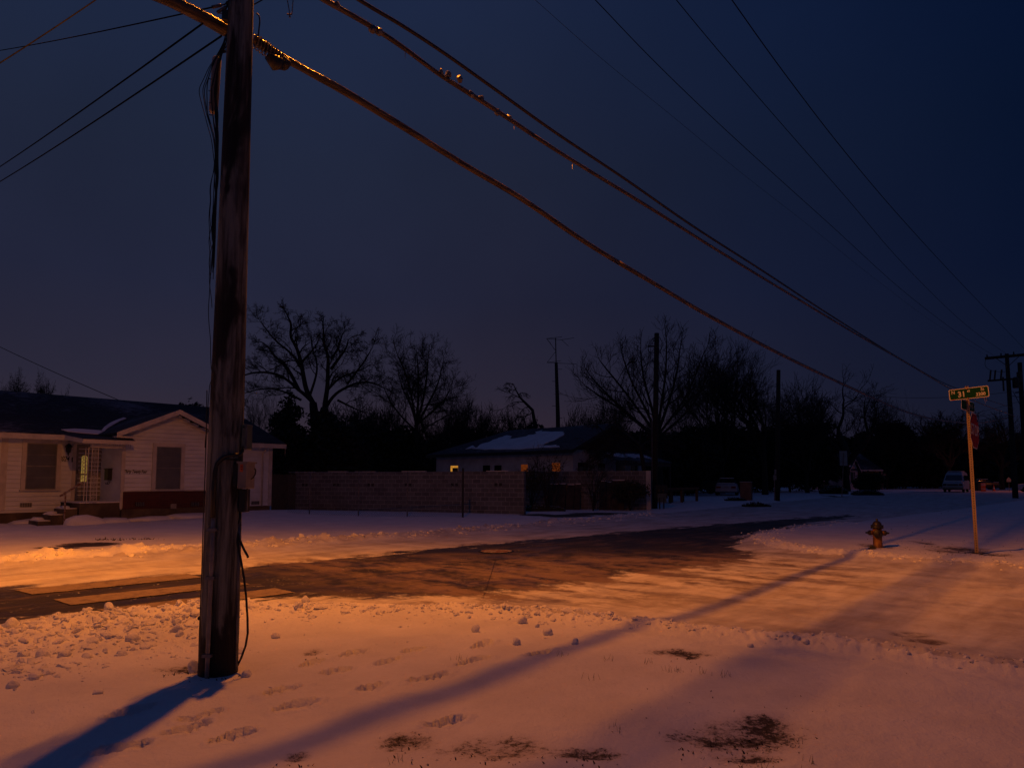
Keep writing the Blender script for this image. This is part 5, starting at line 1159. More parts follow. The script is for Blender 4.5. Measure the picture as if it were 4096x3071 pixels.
# ------------------------------------------------------------------ trees
def bare(seed,H,th,r0,L0,levels,nmain,spread=.6,up=.10,wob=.16,nc=(2,4),decay=.68,minr=.009,tilt=(0,0),dens=.85):
    rg=random.Random(seed); tr=MB(); cr=MB()
    def branch(p,d,Ln,r,lev,mbb):
        n=5 if lev<2 else 4 if lev<4 else 3; pts=[p]; rs=[r]; dd=d.copy()
        r1=max(minr,r*(.55 if lev else .75)); kids=[]
        for i_ in range(n):
            dd=(dd+Vector((rg.gauss(0,wob),rg.gauss(0,wob),rg.gauss(0,wob)))+Vector((0,0,up))).normalized(); q=pts[-1]+dd*(Ln/n); pts.append(q); rs.append(r+(r1-r)*(i_+1)/n)
            if lev<levels and i_>=(0 if lev>1 else 1) and rg.random()<dens:
                for _ in range(1):
                    kids.append((q,dd.copy(),rs[-1]))
        mbb.tube(pts,rs,8 if r>.08 else 5 if r>.03 else 3,False)
        if lev<levels:
            for q,d_,rr in kids:
                ax_=Vector((rg.gauss(0,1),rg.gauss(0,1),rg.gauss(0,1))).cross(d_)
                if ax_.length<1e-3: continue
                an=rg.uniform(.35,1.05)*spread/.6; nd=Matrix.Rotation(an,3,ax_.normalized())@d_
                branch(q,nd,Ln*rg.uniform(decay-.14,decay+.1),max(minr,rr*rg.uniform(.5,.75)),lev+1,cr)
            branch(pts[-1],dd,Ln*decay,r1,lev+1,cr)
    tp=Vector((tilt[0]*th,tilt[1]*th,th)); tr.tube([(0,0,-.3),tp*.5+Vector((rg.uniform(-.1,.1),0,0)),tp],[r0*1.3,r0,r0*.85],10,False)
    for k in range(nmain):
        a=2*math.pi*(k+rg.random()*.5)/nmain; s_=spread*rg.uniform(.5,1.3); d=Vector((math.cos(a)*s_+tilt[0],math.sin(a)*s_*.7,1)).normalized()
        branch(tp,d,L0*rg.uniform(.8,1.15),r0*rg.uniform(.5,.72),0,cr)
    return tr,cr
def place_bare(label,px,ptop,Y,seed,th=2.2,r0=.2,levels=4,nmain=4,spread=.6,fac=.36,group=None,width=None,**k):
    b0=P(px,1960,Y); g=gz(b0.x,b0.y); H=P(px,ptop,Y).z-g
    tr,cr=bare(seed,H,th,r0,(H-th)*fac,levels,nmain,spread,**k)
    # rescale crown to the wanted height / width
    A_=np.array(cr.v); zmax=np.percentile(A_[:,2],99.9); kz=(H-th)/(zmax-th)
    kx=kz
    if width:
        w=np.percentile(A_[:,0],99)-np.percentile(A_[:,0],1); kx=width/F*Y/w
    A_[:,2]=th+(A_[:,2]-th)*kz; A_[:,0]*=kx; A_[:,1]*=kx
    cr.v=[tuple(r) for r in A_.tolist()]
    o=thing('bare_tree',label,'tree',(b0.x,b0.y,g),0,group); build('trunk',tr,'bark',o,smooth=True); build('crown',cr,'bark',o); return o
TG='leafless trees behind the houses'
def guided(label,Y,bx,trunk,limbs,seed,r0=.3,levels=3,tw=2.4,dn=1.0,minr=.010,wob=.2,gp=TG,up=.08):
    rg=random.Random(seed); b0=P(bx,1960,Y); g=gz(b0.x,b0.y); O=Vector((b0.x,b0.y,g))
    def w(px,py,dy=0): return P(px,py,Y)+Vector((0,dy,0))-O
    o=thing('bare_tree',label,'tree',tuple(O),0,gp); mb=MB()
    for t_ in trunk: pts=[w(*q) for q in t_]; pts[0].z=min(pts[0].z,-.2); mb.tube(smoothpts(pts),[r0*(1.25-.55*k/(len(smoothpts(pts))-1)) for k in range(len(smoothpts(pts)))],8,False)
    build('trunk',mb,'bark',o,smooth=True); mb=MB()
    def br(p,d,l,r,lev):
        pts=[p]; n=4
        for _ in range(n): d=(d+Vector((rg.gauss(0,wob),rg.gauss(0,wob),rg.gauss(0,wob)+up))).normalized(); pts.append(pts[-1]+d*(l/n))
        mb.tube(pts,[max(minr,r*(1-.5*k/n)) for k in range(n+1)],4 if r>.03 else 3,False)
        if lev<levels:
            for q in pts[1:]:
                for _ in range(2 if rg.random()<.45*dn else 1):
                    if rg.random()<.12: continue
                    v=Vector((rg.gauss(0,1),rg.gauss(0,1),rg.gauss(0,1))).cross(d)
                    if v.length>1e-3: br(q,Matrix.Rotation(rg.uniform(.4,1.1),3,v.normalized())@d,l*rg.uniform(.42,.68),max(minr,r*.45),lev+1)
    for li,(pix,ra) in enumerate(limbs):
        dep=rg.uniform(-1,1); pts=smoothpts([w(x,y,dep*3.5*k/len(pix)) for k,(x,y) in enumerate(pix)]); m=len(pts); rs=[max(.03,ra*(1-.75*k/m)) for k in range(m)]
        mb.tube(pts,rs,6,False)
        L_=0
        for k in range(m//4,m-1):
            L_+=(pts[k+1]-pts[k]).length
            if L_>.38/dn:
                L_=0; d=(pts[k+1]-pts[k]).normalized(); v=Vector((rg.gauss(0,.4),rg.gauss(0,1),rg.gauss(0,.4))).cross(d)
                v=Vector((0,rg.choice((-1,1)),0))+Vector((rg.gauss(0,.5),0,rg.gauss(0,.5)))
                br(pts[k],Matrix.Rotation(rg.uniform(.4,1.2),3,v.normalized())@d,tw*rg.uniform(.5,1.1)*(1-.45*k/m),rs[k]*.45,0)
        br(pts[-1],(pts[-1]-pts[-3]).normalized(),tw*.5,rs[-1],0)
    build('crown',mb,'bark',o); return o
guided('largest leafless tree, gnarled forked limbs, right behind the near pole',46,1275,[[(1275,1960),(1268,1760),(1252,1610)],[(1280,1800),(1290,1700),(1298,1630)]],[
 ([(1252,1610),(1225,1582),(1190,1555),(1165,1530),(1120,1500),(1070,1490),(1020,1492),(985,1503)],.16),([(1252,1612),(1225,1560),(1215,1500),(1205,1440),(1190,1390),(1165,1350),(1172,1300),(1160,1275)],.2),
 ([(1207,1450),(1230,1420),(1255,1390),(1270,1355)],.10),([(1195,1560),(1150,1480),(1110,1440),(1070,1410),(1040,1370),(1005,1345)],.14),([(1298,1640),(1305,1600),(1316,1550),(1320,1480),(1325,1430),(1310,1390),(1311,1330)],.2),
 ([(1325,1435),(1345,1385),(1350,1325)],.10),([(1325,1475),(1370,1430),(1400,1405),(1416,1378)],.12),([(1292,1650),(1330,1575),(1390,1537),(1430,1520),(1480,1520),(1520,1540)],.14),([(1390,1535),(1440,1490),(1480,1460),(1512,1430)],.09),([(1350,1600),(1400,1625),(1460,1652)],.10),
 ([(1205,1600),(1150,1570),(1100,1560),(1040,1580)],.09),([(1215,1480),(1180,1420),(1130,1380),(1100,1330)],.10),([(1310,1560),(1350,1500),(1420,1470),(1450,1440)],.09),([(1240,1580),(1255,1500),(1250,1440),(1215,1370),(1205,1320)],.10)],11,r0=.36,levels=3,tw=1.8,dn=.95,minr=.007,wob=.24,up=.03)
guided('round-topped leafless tree in the gap left of the stucco house',52,1670,[[(1670,1960),(1668,1800),(1665,1690)]],[([(1665,1700),(1640,1620),(1600,1550),(1578,1490)],.1),([(1665,1700),(1655,1600),(1635,1500),(1610,1440)],.12),([(1665,1700),(1670,1600),(1668,1500),(1660,1432)],.13),([(1668,1690),(1700,1590),(1715,1510),(1722,1455)],.12),([(1668,1700),(1720,1610),(1755,1550),(1772,1495)],.11),([(1668,1700),(1730,1640),(1780,1590),(1795,1545)],.1),([(1660,1720),(1600,1660),(1560,1600),(1545,1560)],.09),([(1668,1730),(1730,1690),(1790,1650),(1820,1640)],.08)],23,r0=.2,levels=3,tw=2.4,dn=1.05,minr=.007,wob=.10,up=.06)
place_bare('thin leafless tree between the largest tree and the near pole',1020,1560,60,31,th=2,r0=.14,levels=4,nmain=4,group=TG,width=190)
place_bare('low leafless tree left of the lone leaning snag',1880,1610,60,37,th=2,r0=.14,levels=4,nmain=5,group=TG,width=250,minr=.014)
place_bare('sparse leafless tree between the round-topped tree and the largest tree',1770,1585,56,41,th=2,r0=.14,levels=4,nmain=4,group=TG,width=260)
guided('broad fan-shaped leafless tree rising behind the stucco house gable',50,2640,[[(2640,1960),(2635,1850),(2630,1740)]],[([(2630,1760),(2540,1690),(2470,1640),(2390,1600),(2330,1565)],.12),([(2630,1750),(2540,1670),(2470,1600),(2410,1530),(2375,1480)],.13),([(2630,1740),(2560,1640),(2500,1550),(2440,1470),(2415,1430)],.13),([(2630,1740),(2580,1620),(2530,1520),(2500,1420)],.13),([(2630,1730),(2610,1620),(2580,1500),(2575,1395)],.13),([(2630,1730),(2640,1610),(2650,1500),(2645,1388)],.13),([(2632,1730),(2680,1600),(2710,1500),(2725,1400)],.13),([(2632,1740),(2720,1620),(2760,1530),(2785,1440)],.12),([(2632,1750),(2740,1660),(2800,1580),(2850,1450)],.12),([(2700,1660),(2760,1590),(2840,1540),(2880,1480)],.09)],43,r0=.26,levels=2,tw=2.6,dn=1.1,minr=.010,wob=.10,up=.12)
guided('low drooping leafless tree hiding the right half of the stucco house',37.5,2590,[[(2590,1960),(2575,1860),(2560,1790)]],[([(2560,1800),(2520,1770),(2460,1765),(2400,1790),(2350,1830)],.07),([(2560,1800),(2500,1800),(2440,1815),(2380,1850)],.06),([(2560,1790),(2530,1740),(2480,1715),(2420,1725)],.06),([(2560,1790),(2570,1730),(2610,1700),(2660,1720)],.06),([(2560,1790),(2600,1760),(2650,1760),(2700,1790)],.06)],91,r0=.13,levels=3,tw=1.5,dn=1.1,minr=.008,wob=.2,up=-.05)
place_bare('upright leafless tree just right of the tall bare pole',2890,1375,66,47,th=2.5,r0=.24,levels=5,nmain=5,spread=.5,group=TG,width=420,wob=.11,dens=.7)
place_bare('leafless tree with open crown left of the shorter wooden pole',3060,1395,60,53,th=3,r0=.24,levels=5,nmain=4,spread=.6,group=TG,width=420,dens=.7)
place_bare('dense leafless tree above the distant cottage',3390,1460,78,59,th=3,r0=.3,levels=5,nmain=6,spread=.65,group=TG,width=470,minr=.013,dens=.72)
place_bare('small leafless tree at the far left behind the white house roof',60,1480,42,61,th=3,r0=.2,levels=5,nmain=5,spread=.9,group=TG,width=200,up=0)
place_bare('second small leafless tree just above the white house ridge at the left',175,1498,44,67,th=3,r0=.2,levels=5,nmain=4,spread=.9,group=TG,width=130,up=0)
place_bare('leafless tree rising behind the stop sign post',3800,1640,90,71,th=3,r0=.3,levels=4,nmain=6,group=TG,width=300,minr=.016)
place_bare('leafless tree directly behind the far pole',4010,1650,95,73,th=3,r0=.3,levels=4,nmain=6,group=TG,width=300,minr=.016)
place_bare('small leafless tree behind the antenna mast',2330,1625,62,79,th=2,r0=.14,levels=4,nmain=5,group=TG,width=210,minr=.014)
place_bare('scrubby leafless tree left of the antenna mast',2080,1640,66,83,th=2,r0=.14,levels=4,nmain=5,group=TG,width=230,minr=.015)
place_bare('narrow leafless tree beside the shorter wooden pole',3230,1500,68,89,th=2,r0=.18,levels=4,nmain=5,group=TG,width=240,minr=.014)
place_bare('faint leafless tree filling the gap right of the largest tree',1440,1600,58,97,th=2,r0=.14,levels=4,nmain=5,group=TG,width=260,minr=.014)
for k_,(px_,pt_,Y_,w_,lb_) in enumerate([(1545,1560,60,200,'brushy leafless thicket between the largest and the round-topped tree'),(1820,1575,64,220,'brushy leafless thicket right of the round-topped tree'),(1960,1620,70,200,'twiggy leafless thicket left of the antenna mast snag'),(2450,1560,66,240,'twiggy leafless thicket left of the tall bare pole'),(2760,1480,70,260,'twiggy leafless thicket behind the fan-shaped tree'),(3160,1560,74,240,'twiggy leafless thicket behind the shorter wooden pole'),(3550,1560,96,260,'twiggy leafless thicket above the cottage')]):
    place_bare(lb_,px_,pt_,Y_,200+k_,th=1.2,r0=.12,levels=4,nmain=7,spread=.7,group=TG,width=w_,minr=.012)
# leaning snag
b0=P(2150,1800,60); o=thing('bare_tree','lone leaning snag with a drooping broken top left of the antenna','tree',(b0.x,b0.y,0)); mb=MB()
def lp(px,py): return P(px,py,60)-Vector((b0.x,b0.y,0))
mb.tube([Vector((0,0,0)),lp(2140,1700),lp(2130,1640),lp(2100,1610),lp(2080,1590),lp(2065,1562),lp(2055,1540)],[.25,.2,.15,.12,.09,.06,.04],6,False); build('trunk',mb,'bark',o)
mb=MB(); rg=random.Random(12)
def tw(p,d,l,r,n):
    pts=[p]
    for _ in range(4): d=(d+Vector((rg.gauss(0,.3),rg.gauss(0,.2),rg.gauss(0,.3)-.10))).normalized(); pts.append(pts[-1]+d*l/4)
    mb.tube(pts,[r,r*.8,r*.6,r*.5,r*.35],3,False)
    if n>0:
        for q in pts[1:]: 
            for _ in range(2): tw(q,(d+Vector((rg.gauss(0,.7),rg.gauss(0,.4),rg.gauss(0,.5)-.15))).normalized(),l*.5,max(.012,r*.55),n-1)
for (px,py),d,l in (((2055,1540),(-.4,0,.6),.7),((2065,1562),(-.5,0,.5),.8),((2100,1610),(-1,0,.25),2.2),((2085,1595),(-1,0,.3),1.6),((2075,1580),(.3,0,.5),.8),((2120,1630),(-.9,0,.0),1.6),((2130,1650),(-.7,0,-.4),1.2)): tw(lp(px,py),Vector(d).normalized(),l,.05,2)
build('crown',mb,'bark',o)
# evergreens
def foliage(ells,n,size,seed,mb=None):
    rs=np.random.RandomState(seed); mb=mb or MB(); E=np.array(ells,float); vols=E[:,3]*E[:,4]*E[:,5]
    k=rs.choice(len(E),n,p=vols/vols.sum()); nv=lambda: (lambda v: v/np.linalg.norm(v,axis=1,keepdims=True))(rs.normal(size=(n,3)))
    c=E[k,:3]+nv()*(rs.rand(n,1)**.33*(1+.12*rs.randn(n,1)))*E[k,3:6]; a=nv(); b=np.cross(a,nv()); b/=np.linalg.norm(b,axis=1,keepdims=True)+1e-9; s=size*(.6+.8*rs.rand(n,1))
    V=np.stack([c+a*s,c+b*s*.45,c-a*s,c-b*s*.45],1).reshape(-1,3); o=len(mb.v); mb.v+=list(map(tuple,V.tolist())); mb.f+=list(map(tuple,(np.arange(4*n).reshape(-1,4)+o).tolist())); return mb
def ever(label,px,ptop,Y,wpx,seed,name='evergreen_tree',n=9000,size=.16,conic=False,group='dark evergreens behind the houses',pbase=1960,spread=10):
    b0=P(px,pbase,Y); g=gz(b0.x,b0.y); H=P(px,ptop,Y).z-g; W=wpx/F*Y/2; rs=np.random.RandomState(seed); el=[]
    if conic:
        for k in range(16):
            t=(k+.5)/16; a=rs.rand()*6.28; rr=W*(1-t)*.75+.1; el.append((math.cos(a)*rr*.45,math.sin(a)*rr*.45,H*(.08+t*.86),rr,rr,H*.07))
    else:
        el.append((0,0,H*.42,W*.75,W*.6,H*.42))
        for k in range(14):
            a=rs.rand()*6.28; rr=rs.rand()**.5; zz=H*(.25+.62*rs.rand()); lim=W*math.sqrt(max(.05,1-((zz-H*.4)/(H*.62))**2)); s=W*(.22+.2*rs.rand()); el.append((math.cos(a)*rr*(lim-s*.6),math.sin(a)*rr*lim*.6,min(zz,H-s*.8),s,s,s*.8))
    o=thing(name,label,'tree' if name!='shrub' else 'shrub',(b0.x,b0.y,g),0,group)
    build('crown',foliage(el,n,size,seed),'leaf',o); mb=MB(); mb.tube([(0,0,-.2),(0,0,H*.5)],[.25,.12],8,False); build('trunk',mb,'bark',o); return o
ever('dark evergreen dome showing above the white house roof, left of the near pole',735,1553,46,230,1)
ever('dark conifer in front of the largest leafless tree',1150,1530,42,400,2,conic=True,n=22000,size=.14,pbase=1980)
ever('dense black evergreen mass between fence and largest tree',1330,1625,41,330,3,n=16000)
ever('dark evergreen right behind the wooden fence',1120,1700,40,220,4,n=12000)
ever('broad dark evergreen left of the stucco house',1560,1700,53,330,5,n=16000,size=.18)
ever('low dark evergreen at the left end of the stucco house',1730,1740,52,240,6,n=10000)
ever('dark evergreen clump behind the antenna mast',2120,1665,70,420,7,n=14000,size=.2)
ever('low dark evergreen clump left of the leaning snag',1900,1700,68,280,8,n=9000,size=.2)
ever('black evergreen thicket right of the stucco house',2680,1700,58,420,9,n=24000,size=.2)
ever('black evergreen thicket above the railing and pickup',2880,1690,70,400,10,n=24000,size=.22)
ever('black evergreen thicket left of the shorter wooden pole',3060,1690,74,360,11,n=20000,size=.22)
ever('tall dark evergreen between the shorter pole and the cottage',3230,1650,80,300,12,n=18000,size=.24)
ever('round dark evergreen crown right of the cottage roof',3570,1660,100,260,13,n=16000,size=.26)
ever('dark evergreen behind the cottage roof',3450,1720,104,260,14,n=14000,size=.28)
ever('dark evergreen mass behind the van',3720,1740,105,320,15,n=16000,size=.3)
ever('dark evergreen mass behind the stop sign post',3900,1750,110,320,16,n=16000,size=.3)
ever('dark evergreen mass at the far right edge',4080,1730,112,300,17,n=14000,size=.3)
ever('dark evergreen left of the round-crowned one',3330,1740,106,260,18,n=12000,size=.28)
# backing wood so nothing shows through under the crowns
mb=MB(); el=[]; rs=np.random.RandomState(77)
for px in range(900,4300,60):
    Y_=rs.uniform(118,130); c=P(px+rs.uniform(-20,20),1960,Y_); el.append((c.x,c.y,3.0,4.2,2,4.6+rs.uniform(-1,1.2)))
mb=foliage(el,52000,.55,5); o=build('far_wood',mb,'leaf'); o['kind']='stuff'; o['label']='dark mass of far woods behind all the houses'; 
el=[]; 
for px in range(900,2750,45):
    Y_=rs.uniform(66,74); c=P(px,1960,Y_); el.append((c.x,c.y,2.0,2.4,1.5,3.2+rs.uniform(-.6,.6)))
o=build('undergrowth',foliage(el,30000,.33,6),'leaf'); o['kind']='stuff'
# shrubs near the block wall
def shrub(label,px,pyb,Y,H,W,seed,leaves=0,snow=False,levels=3,name='bare_shrub'):
    b0=P(px,pyb,Y); g=gz(b0.x,b0.y); rg=random.Random(seed); mb=MB()
    def br(p,d,l,r,lev):
        pts=[p]; dd=d
        for _ in range(4): dd=(dd+Vector((rg.gauss(0,.12),rg.gauss(0,.12),rg.gauss(0,.08)+.03))).normalized(); pts.append(pts[-1]+dd*l/4)
        mb.tube(pts,[r,r*.85,r*.7,r*.6,r*.4],4 if r>.015 else 3,False)
        if lev<levels:
            for q in pts[1:]:
                nd=(dd+Vector((rg.gauss(0,.5),rg.gauss(0,.5),rg.gauss(0,.3)))).normalized(); br(q,nd,l*.5,max(.005,r*.5),lev+1)
    for k in range(6): a=rg.random()*6.28; s_=W/H*.55*rg.uniform(.2,1.1); br(Vector((0,0,0)),Vector((math.cos(a)*s_,math.sin(a)*s_,1)).normalized(),H*.72,.028,0)
    o=thing(name,label,'shrub',(b0.x,b0.y,g)); build('branches',mb,'bark',o)
    if leaves: build('leaves',foliage([(0,0,H*.65,W*.5,W*.4,H*.3)],leaves,.06,seed),'shrubleaf',o)
    return o
shrub('leafless shrub in front of the orange lit window',2188,2040,33.2,2.8,1.7,1,leaves=350)
shrub('leafless shrub in front of the boards, right of the one at the lit window',2372,2030,33.2,2.3,1.5,2)
shrub('dark scraggly shrub tucked behind the end of the long block wall',2125,2030,34.2,2.2,1.2,3,leaves=700)
shrub('bushy dark shrub at the right end of the shorter block wall',2520,2040,33.4,1.5,1.9,4,leaves=2600)
def lowplant(label,px,py,Y,w,h_,seed,n=1400,snowy=.2,mat='leaf'):
    b0=G(px,py,.05); g=gz(b0.x,b0.y); o=thing('low_plant',label,'plant',(b0.x,b0.y,g)); rs=np.random.RandomState(seed); V=[];Fc=[];V2=[];F2=[]
    for k in range(n):
        x=rs.uniform(-w/2,w/2); y=rs.uniform(-w*.25,w*.25); s=rs.uniform(.4,1)*h_*(1-(2*x/w)**2*.6); a=rs.uniform(0,6.28); l=.5*s; dx,dy=math.cos(a)*l,math.sin(a)*l; i0=len(V)
        V+=[(x-.02,y,0),(x+.02,y,0),(x+dx*.6+.02,y+dy*.6,s*.8),(x+dx,y+dy,s)]; Fc.append((i0,i0+1,i0+2,i0+3))
        if rs.rand()<snowy: i1=len(V2); V2+=[(x+dx*.6-.05,y+dy*.6-.03,s*.84),(x+dx*.6+.05,y+dy*.6-.03,s*.84),(x+dx*.6+.05,y+dy*.6+.04,s*.86),(x+dx*.6-.05,y+dy*.6+.04,s*.86)]; F2.append((i1,i1+1,i1+2,i1+3))
    m1=MB(); m1.add(V,Fc); build('leaves',m1,mat,o)
    if V2: m1=MB(); m1.add(V2,F2); build('snow_on_leaves',m1,'snowplain',o)
    return o
lowplant('straggly plants at the foot of the wall below the lit-window shrub',2160,2042,33,2.4,.35,1,mat='shrubleaf')
lowplant('grassy clump along the wall right of the first straggly plants',2275,2032,33,1.8,.28,2,mat='shrubleaf')
lowplant('snow-speckled low bush at the right end of the shorter wall',2520,2036,35,2.0,.5,3,n=2200,snowy=.3)
lowplant('spiky plants at the left foot of the brick mailbox',2940,2008,49,1.4,.3,4,n=260,snowy=.25)
lowplant('spiky snow-dusted plants at the right foot of the brick mailbox',3025,2024,47,1.5,.32,5,n=320,snowy=.35)
lowplant('rounded snow-covered bush left of the blank sign',3335,1985,66,2.2,.9,6,n=1600,snowy=.45)
lowplant('snow-dusted bush right of the blank sign',3470,1988,66,2.4,.55,7,n=1500,snowy=.35)
o=ever('large black round bush in front of the cottage porch',3480,1888,78,130,21,name='shrub',n=7000,size=.14,group=None,pbase=1975)
lowplant('dry grass tuft at the left foot of the fire hydrant',3490,2196,15,.14,.09,8,n=34,snowy=0,mat='grassdry')
# debris
mb=MB(); rs=np.random.RandomState(8)
def debris(px,py,rx,ry,n,s):
    for _ in range(n):
        x=px+rs.normal()*rx*.55; y=py+rs.normal()*ry*.55
        if y<2020: continue
        q=G(x,y,.05); z=gz(q.x,q.y); a=rs.rand()*6.28; l=s*(.4+rs.rand()); h_=l*rs.uniform(.2,1.2); p=Vector((q.x,q.y,z))
        d=Vector((math.cos(a),math.sin(a),0))*l; e=Vector((-math.sin(a),math.cos(a),0))*l*.5
        mb.add([p-d*.5,p+e*.6,p+d*.6+Vector((0,0,h_)),p-e*.4+Vector((0,0,h_*.6))],[(0,1,2,3)])
for (px,py,rx,ry),n in zip(DIRT,(25,40,12,14,6,70,45,25,25,30,25,14,60,50,30,12,6,6,4,25,6)): debris(px,py,rx*1.3,ry*1.6,n,.014 if py>2400 else .022)
debris(3800,2180,330,40,90,.022); debris(2900,2850,700,160,60,.010); debris(3650,2110,150,15,14,.035); debris(430,2160,60,3,40,.05); debris(560,2158,90,3,30,.05); debris(3900,2060,200,30,20,.04)
o=build('dead_leaves',mb,'stick'); o['kind']='stuff'
mb=MB()
def tuft(px,py,n,h_):
    q=G(px,py,.05); z=gz(q.x,q.y)
    for _ in range(n):
        p=Vector((q.x+rs.normal()*.03,q.y+rs.normal()*.03,z)); d=Vector((rs.normal()*.25,rs.normal()*.25,1)).normalized()*h_*(.5+rs.rand()*.6); mb.tube([p,p+d],[.0015,.0006],3,False)
for px,py in [(2240,2640),(2600,2660),(2680,2690),(2720,2690),(2820,2700),(2900,2710),(1835,2650),(3500,2225),(2480,2930),(1600,3040),(2990,3040),(3060,3050),(3250,3050),(2360,2720),(2420,2650),(3100,2930),(3170,2960),(2850,2960)]: tuft(px,py,7,.05)
o=build('dry_grass',mb,'grassdry'); o['kind']='stuff'
# ------------------------------------------------------------------ snow rubble along the plough banks
mb=MB(); rg=random.Random(21); rs=np.random.RandomState(4)
def scatter(poly,n,wd,smin,smax,bias=0,pw=3.5):
    L_=[(Vector((b_[0]-a[0],b_[1]-a[1],0)).length) for a,b_ in zip(poly[:-1],poly[1:])]; cum=np.cumsum(L_); pts=[]
    for _ in range(n):
        t=rg.random()*cum[-1]; k=int(np.searchsorted(cum,t)); f=1-(cum[k]-t)/L_[k]; a=poly[k]; b_=poly[k+1]; x=a[0]+(b_[0]-a[0])*f; y=a[1]+(b_[1]-a[1])*f
        dx,dy=(b_[0]-a[0])/L_[k],(b_[1]-a[1])/L_[k]; o_=rg.gauss(bias,wd); pts.append((x-dy*o_,y+dx*o_,smin+(smax-smin)*rg.random()**pw))
    zz=hz(np.array([p[0] for p in pts]),np.array([p[1] for p in pts]))
    for (x,y,s),z in zip(pts,zz):
        mb.ico((x,y,z-s*.05),s,rg.randrange(10**6),(rg.uniform(.8,1.7),rg.uniform(.6,1.1),rg.uniform(.35,.95)),.9,rg.random()*6.28)
scatter(NEARB_L,1300,.36,.008,.048); scatter(NEARB_L2,1000,.5,.008,.055); scatter(NEARB_L2,45,.4,.03,.085,0,1.2); scatter(NEARB_L,55,.28,.03,.075,0,1.2); scatter(NEARB_R[:5],40,.16,.025,.06,0,1.2); scatter(NEARB_R[:5],1000,.20,.008,.05); scatter(NEARB_R[4:],260,.14,.008,.035); scatter(NEARB_R[:5],350,.5,.004,.018,-.45); scatter(NEARB_L2,350,.6,.004,.022,-.6); scatter(FARB,800,.35,.015,.075); scatter(CORNB,500,.28,.012,.05)
o=build('snow_rubble',mb,'snowplain',smooth=False); o['kind']='stuff'; o['label']='crumbled plowed snow along the road edges'
CH=[(2090,2500,.062,1,'largest snow block standing on the near bank, in the middle'),(1903,2535,.055,1,'round snow lump in front of the near bank, left of the largest block'),(2190,2550,.055,1,'snow lump right of and below the largest block'),(2065,2592,.05,1,'angular snow chunk below the largest block, nearest to the camera'),(2300,2590,.045,1,'snow chunk at the end of the lumpy bank, above the cable shadow'),
    (1220,2440,.055,1.3,'pointed snow chunk on the bank top, right of the near pole'),(780,2690,.062,1.3,'pale pointed snow chunk leaning at the left foot of the near pole'),(1100,2560,.05,.9,'rounded snow lump right of the near pole'),(640,2518,.07,.6,'flat snow slab on the bank left of the near pole'),(535,2580,.075,.7,'wide snow slab left of the near pole, lower in the bank'),
    (45,2540,.075,1.1,'big snow mound at the left edge of the picture'),(170,2640,.07,.7,'large snow block in the lower bank near the left edge'),(262,2635,.06,.7,'snow block right of the large one in the lower bank'),(345,2635,.05,.7,'flattened snow chunk, rightmost of the lower left row'),(48,2760,.045,1,'lone snow lump on smooth snow at the left edge'),(135,2725,.04,.9,'small snow lump above the lone one'),(430,2495,.06,1.1,'upright snow chunk on the bank crest at the left'),
    (985,2710,.05,.8,'half sunken snow block just right of the pole foot'),(390,2790,.04,.6,'thin snow flake slab on the smooth snow left of the pole'),(2150,2520,.03,1,'small snow ball touching the largest block'),(3000,2600,.035,.8,'snow crumb on the tyre ridge of the cross street'),(3225,2590,.045,.8,'dark-sided snow shard on the tyre ridge, right of the crumb')]
for px,py,s,zq,lb in CH:
    q=G(px,py,.04); mb=MB(); mb.ico((0,0,s*zq*.35),s,int(px+py),(1.1,.85,zq),.4,px); z=gz(q.x,q.y); o=build('snow_chunk',mb,'snowplain'); o.location=(q.x,q.y,z); tag(o,lb,'snow chunk','loose lumps of plowed snow')
    sb=o.modifiers.new('s','SUBSURF'); sb.levels=1; sb.render_levels=1
# ------------------------------------------------------------------ sky
w=bpy.data.worlds.new('World'); S.world=w; w.use_nodes=True; nt=w.node_tree; nt.nodes.clear()
out=nt.nodes.new('ShaderNodeOutputWorld'); bg=nt.nodes.new('ShaderNodeBackground'); L(nt,bg.outputs[0],out.inputs[0])
tc=nt.nodes.new('ShaderNodeTexCoord'); sp=N(nt,'ShaderNodeSeparateXYZ'); L(nt,tc.outputs['Generated'],sp.inputs[0])
sky=nt.nodes.new('ShaderNodeTexSky'); sky.sky_type='NISHITA'; sky.sun_disc=False; sky.sun_elevation=R(-4); sky.sun_rotation=R(-25)
cr=nt.nodes.new('ShaderNodeValToRGB'); L(nt,sp.outputs[2],cr.inputs[0]); e=cr.color_ramp
def srgb(r,g,b): return tuple(((x/255+.055)/1.055)**2.4 if x>10 else x/255/12.92 for x in (r,g,b))+(1,)
stops=[(0,(58,40,48)),(.05,(54,41,51)),(.13,(43,38,53)),(.26,(34,35,54)),(.42,(31,36,55)),(.58,(28,37,61)),(.8,(26,36,68)),(1,(26,37,72))]
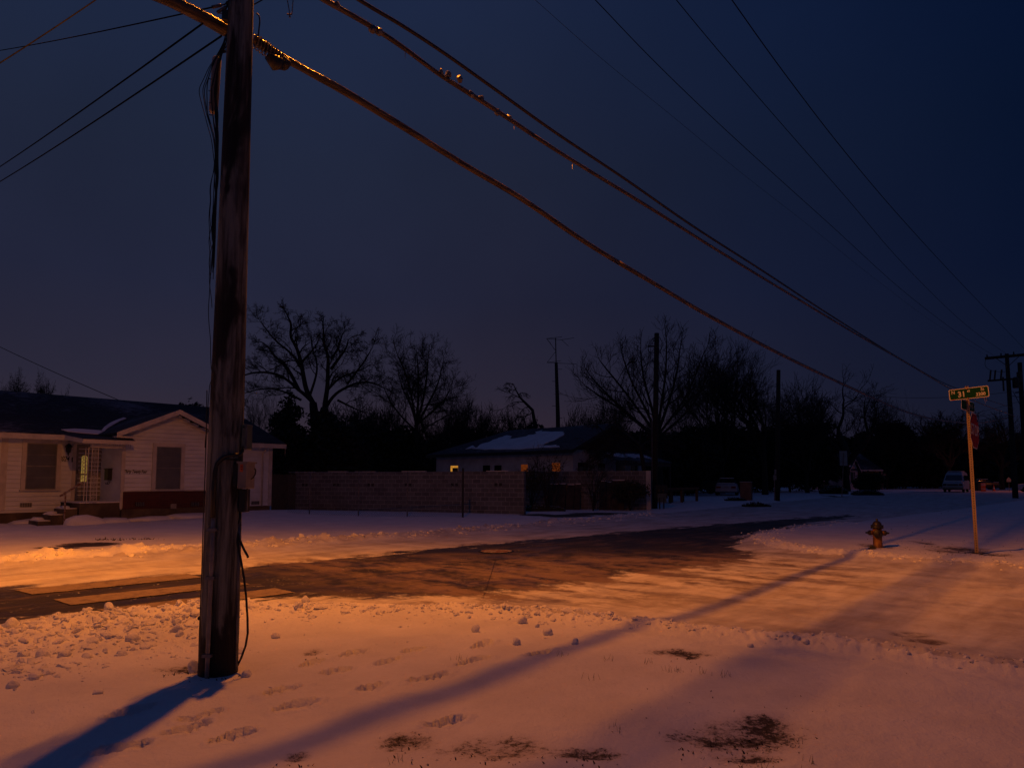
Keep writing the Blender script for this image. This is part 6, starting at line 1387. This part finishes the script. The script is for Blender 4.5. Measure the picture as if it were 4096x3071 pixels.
e.elements[0].position=0; e.elements[0].color=srgb(*stops[0][1]); e.elements[1].position=1; e.elements[1].color=srgb(*stops[-1][1])
for p_,c_ in stops[1:-1]: el_=e.elements.new(p_); el_.color=srgb(*c_)
# eastern side darker and bluer
azr=nt.nodes.new('ShaderNodeValToRGB'); at=mathn(nt,'ARCTAN2',sp.outputs[0],sp.outputs[1]); am_=nt.nodes.new('ShaderNodeMapRange'); L(nt,at,am_.inputs[0]); am_.inputs[1].default_value=-1; am_.inputs[2].default_value=1; L(nt,am_.outputs[0],azr.inputs[0])
azr.color_ramp.elements[0].position=.25; azr.color_ramp.elements[0].color=(.95,1.05,1.1,1); azr.color_ramp.elements[1].position=.86; azr.color_ramp.elements[1].color=(.13,.34,.62,1)
el_=azr.color_ramp.elements.new(.5); el_.color=(.92,.95,1,1); el_=azr.color_ramp.elements.new(.68); el_.color=(.45,.62,.82,1); el_=azr.color_ramp.elements.new(1.0); el_.color=(.5,.7,.9,1)
mul=nt.nodes.new('ShaderNodeMix'); mul.data_type='RGBA'; mul.blend_type='MULTIPLY'; mul.inputs[0].default_value=1; L(nt,cr.outputs[0],mul.inputs[6]); L(nt,azr.outputs[0],mul.inputs[7])
nz=noise(nt,tc.outputs['Generated'],2.2,4,.5); cm=nt.nodes.new('ShaderNodeMapRange'); L(nt,nz,cm.inputs[0]); cm.inputs[1].default_value=.3; cm.inputs[2].default_value=.7; cm.inputs[3].default_value=.88; cm.inputs[4].default_value=1.12
vm=nt.nodes.new('ShaderNodeVectorMath'); vm.operation='SCALE'; L(nt,mul.outputs[2],vm.inputs[0]); L(nt,cm.outputs[0],vm.inputs['Scale'])
vs=nt.nodes.new('ShaderNodeVectorMath'); vs.operation='SCALE'; L(nt,sky.outputs[0],vs.inputs[0]); vs.inputs['Scale'].default_value=.002
va=nt.nodes.new('ShaderNodeVectorMath'); va.operation='ADD'; L(nt,vm.outputs[0],va.inputs[0]); L(nt,vs.outputs[0],va.inputs[1]); L(nt,va.outputs[0],bg.inputs[0]); bg.inputs[1].default_value=1.0
S.cycles.use_denoising=True
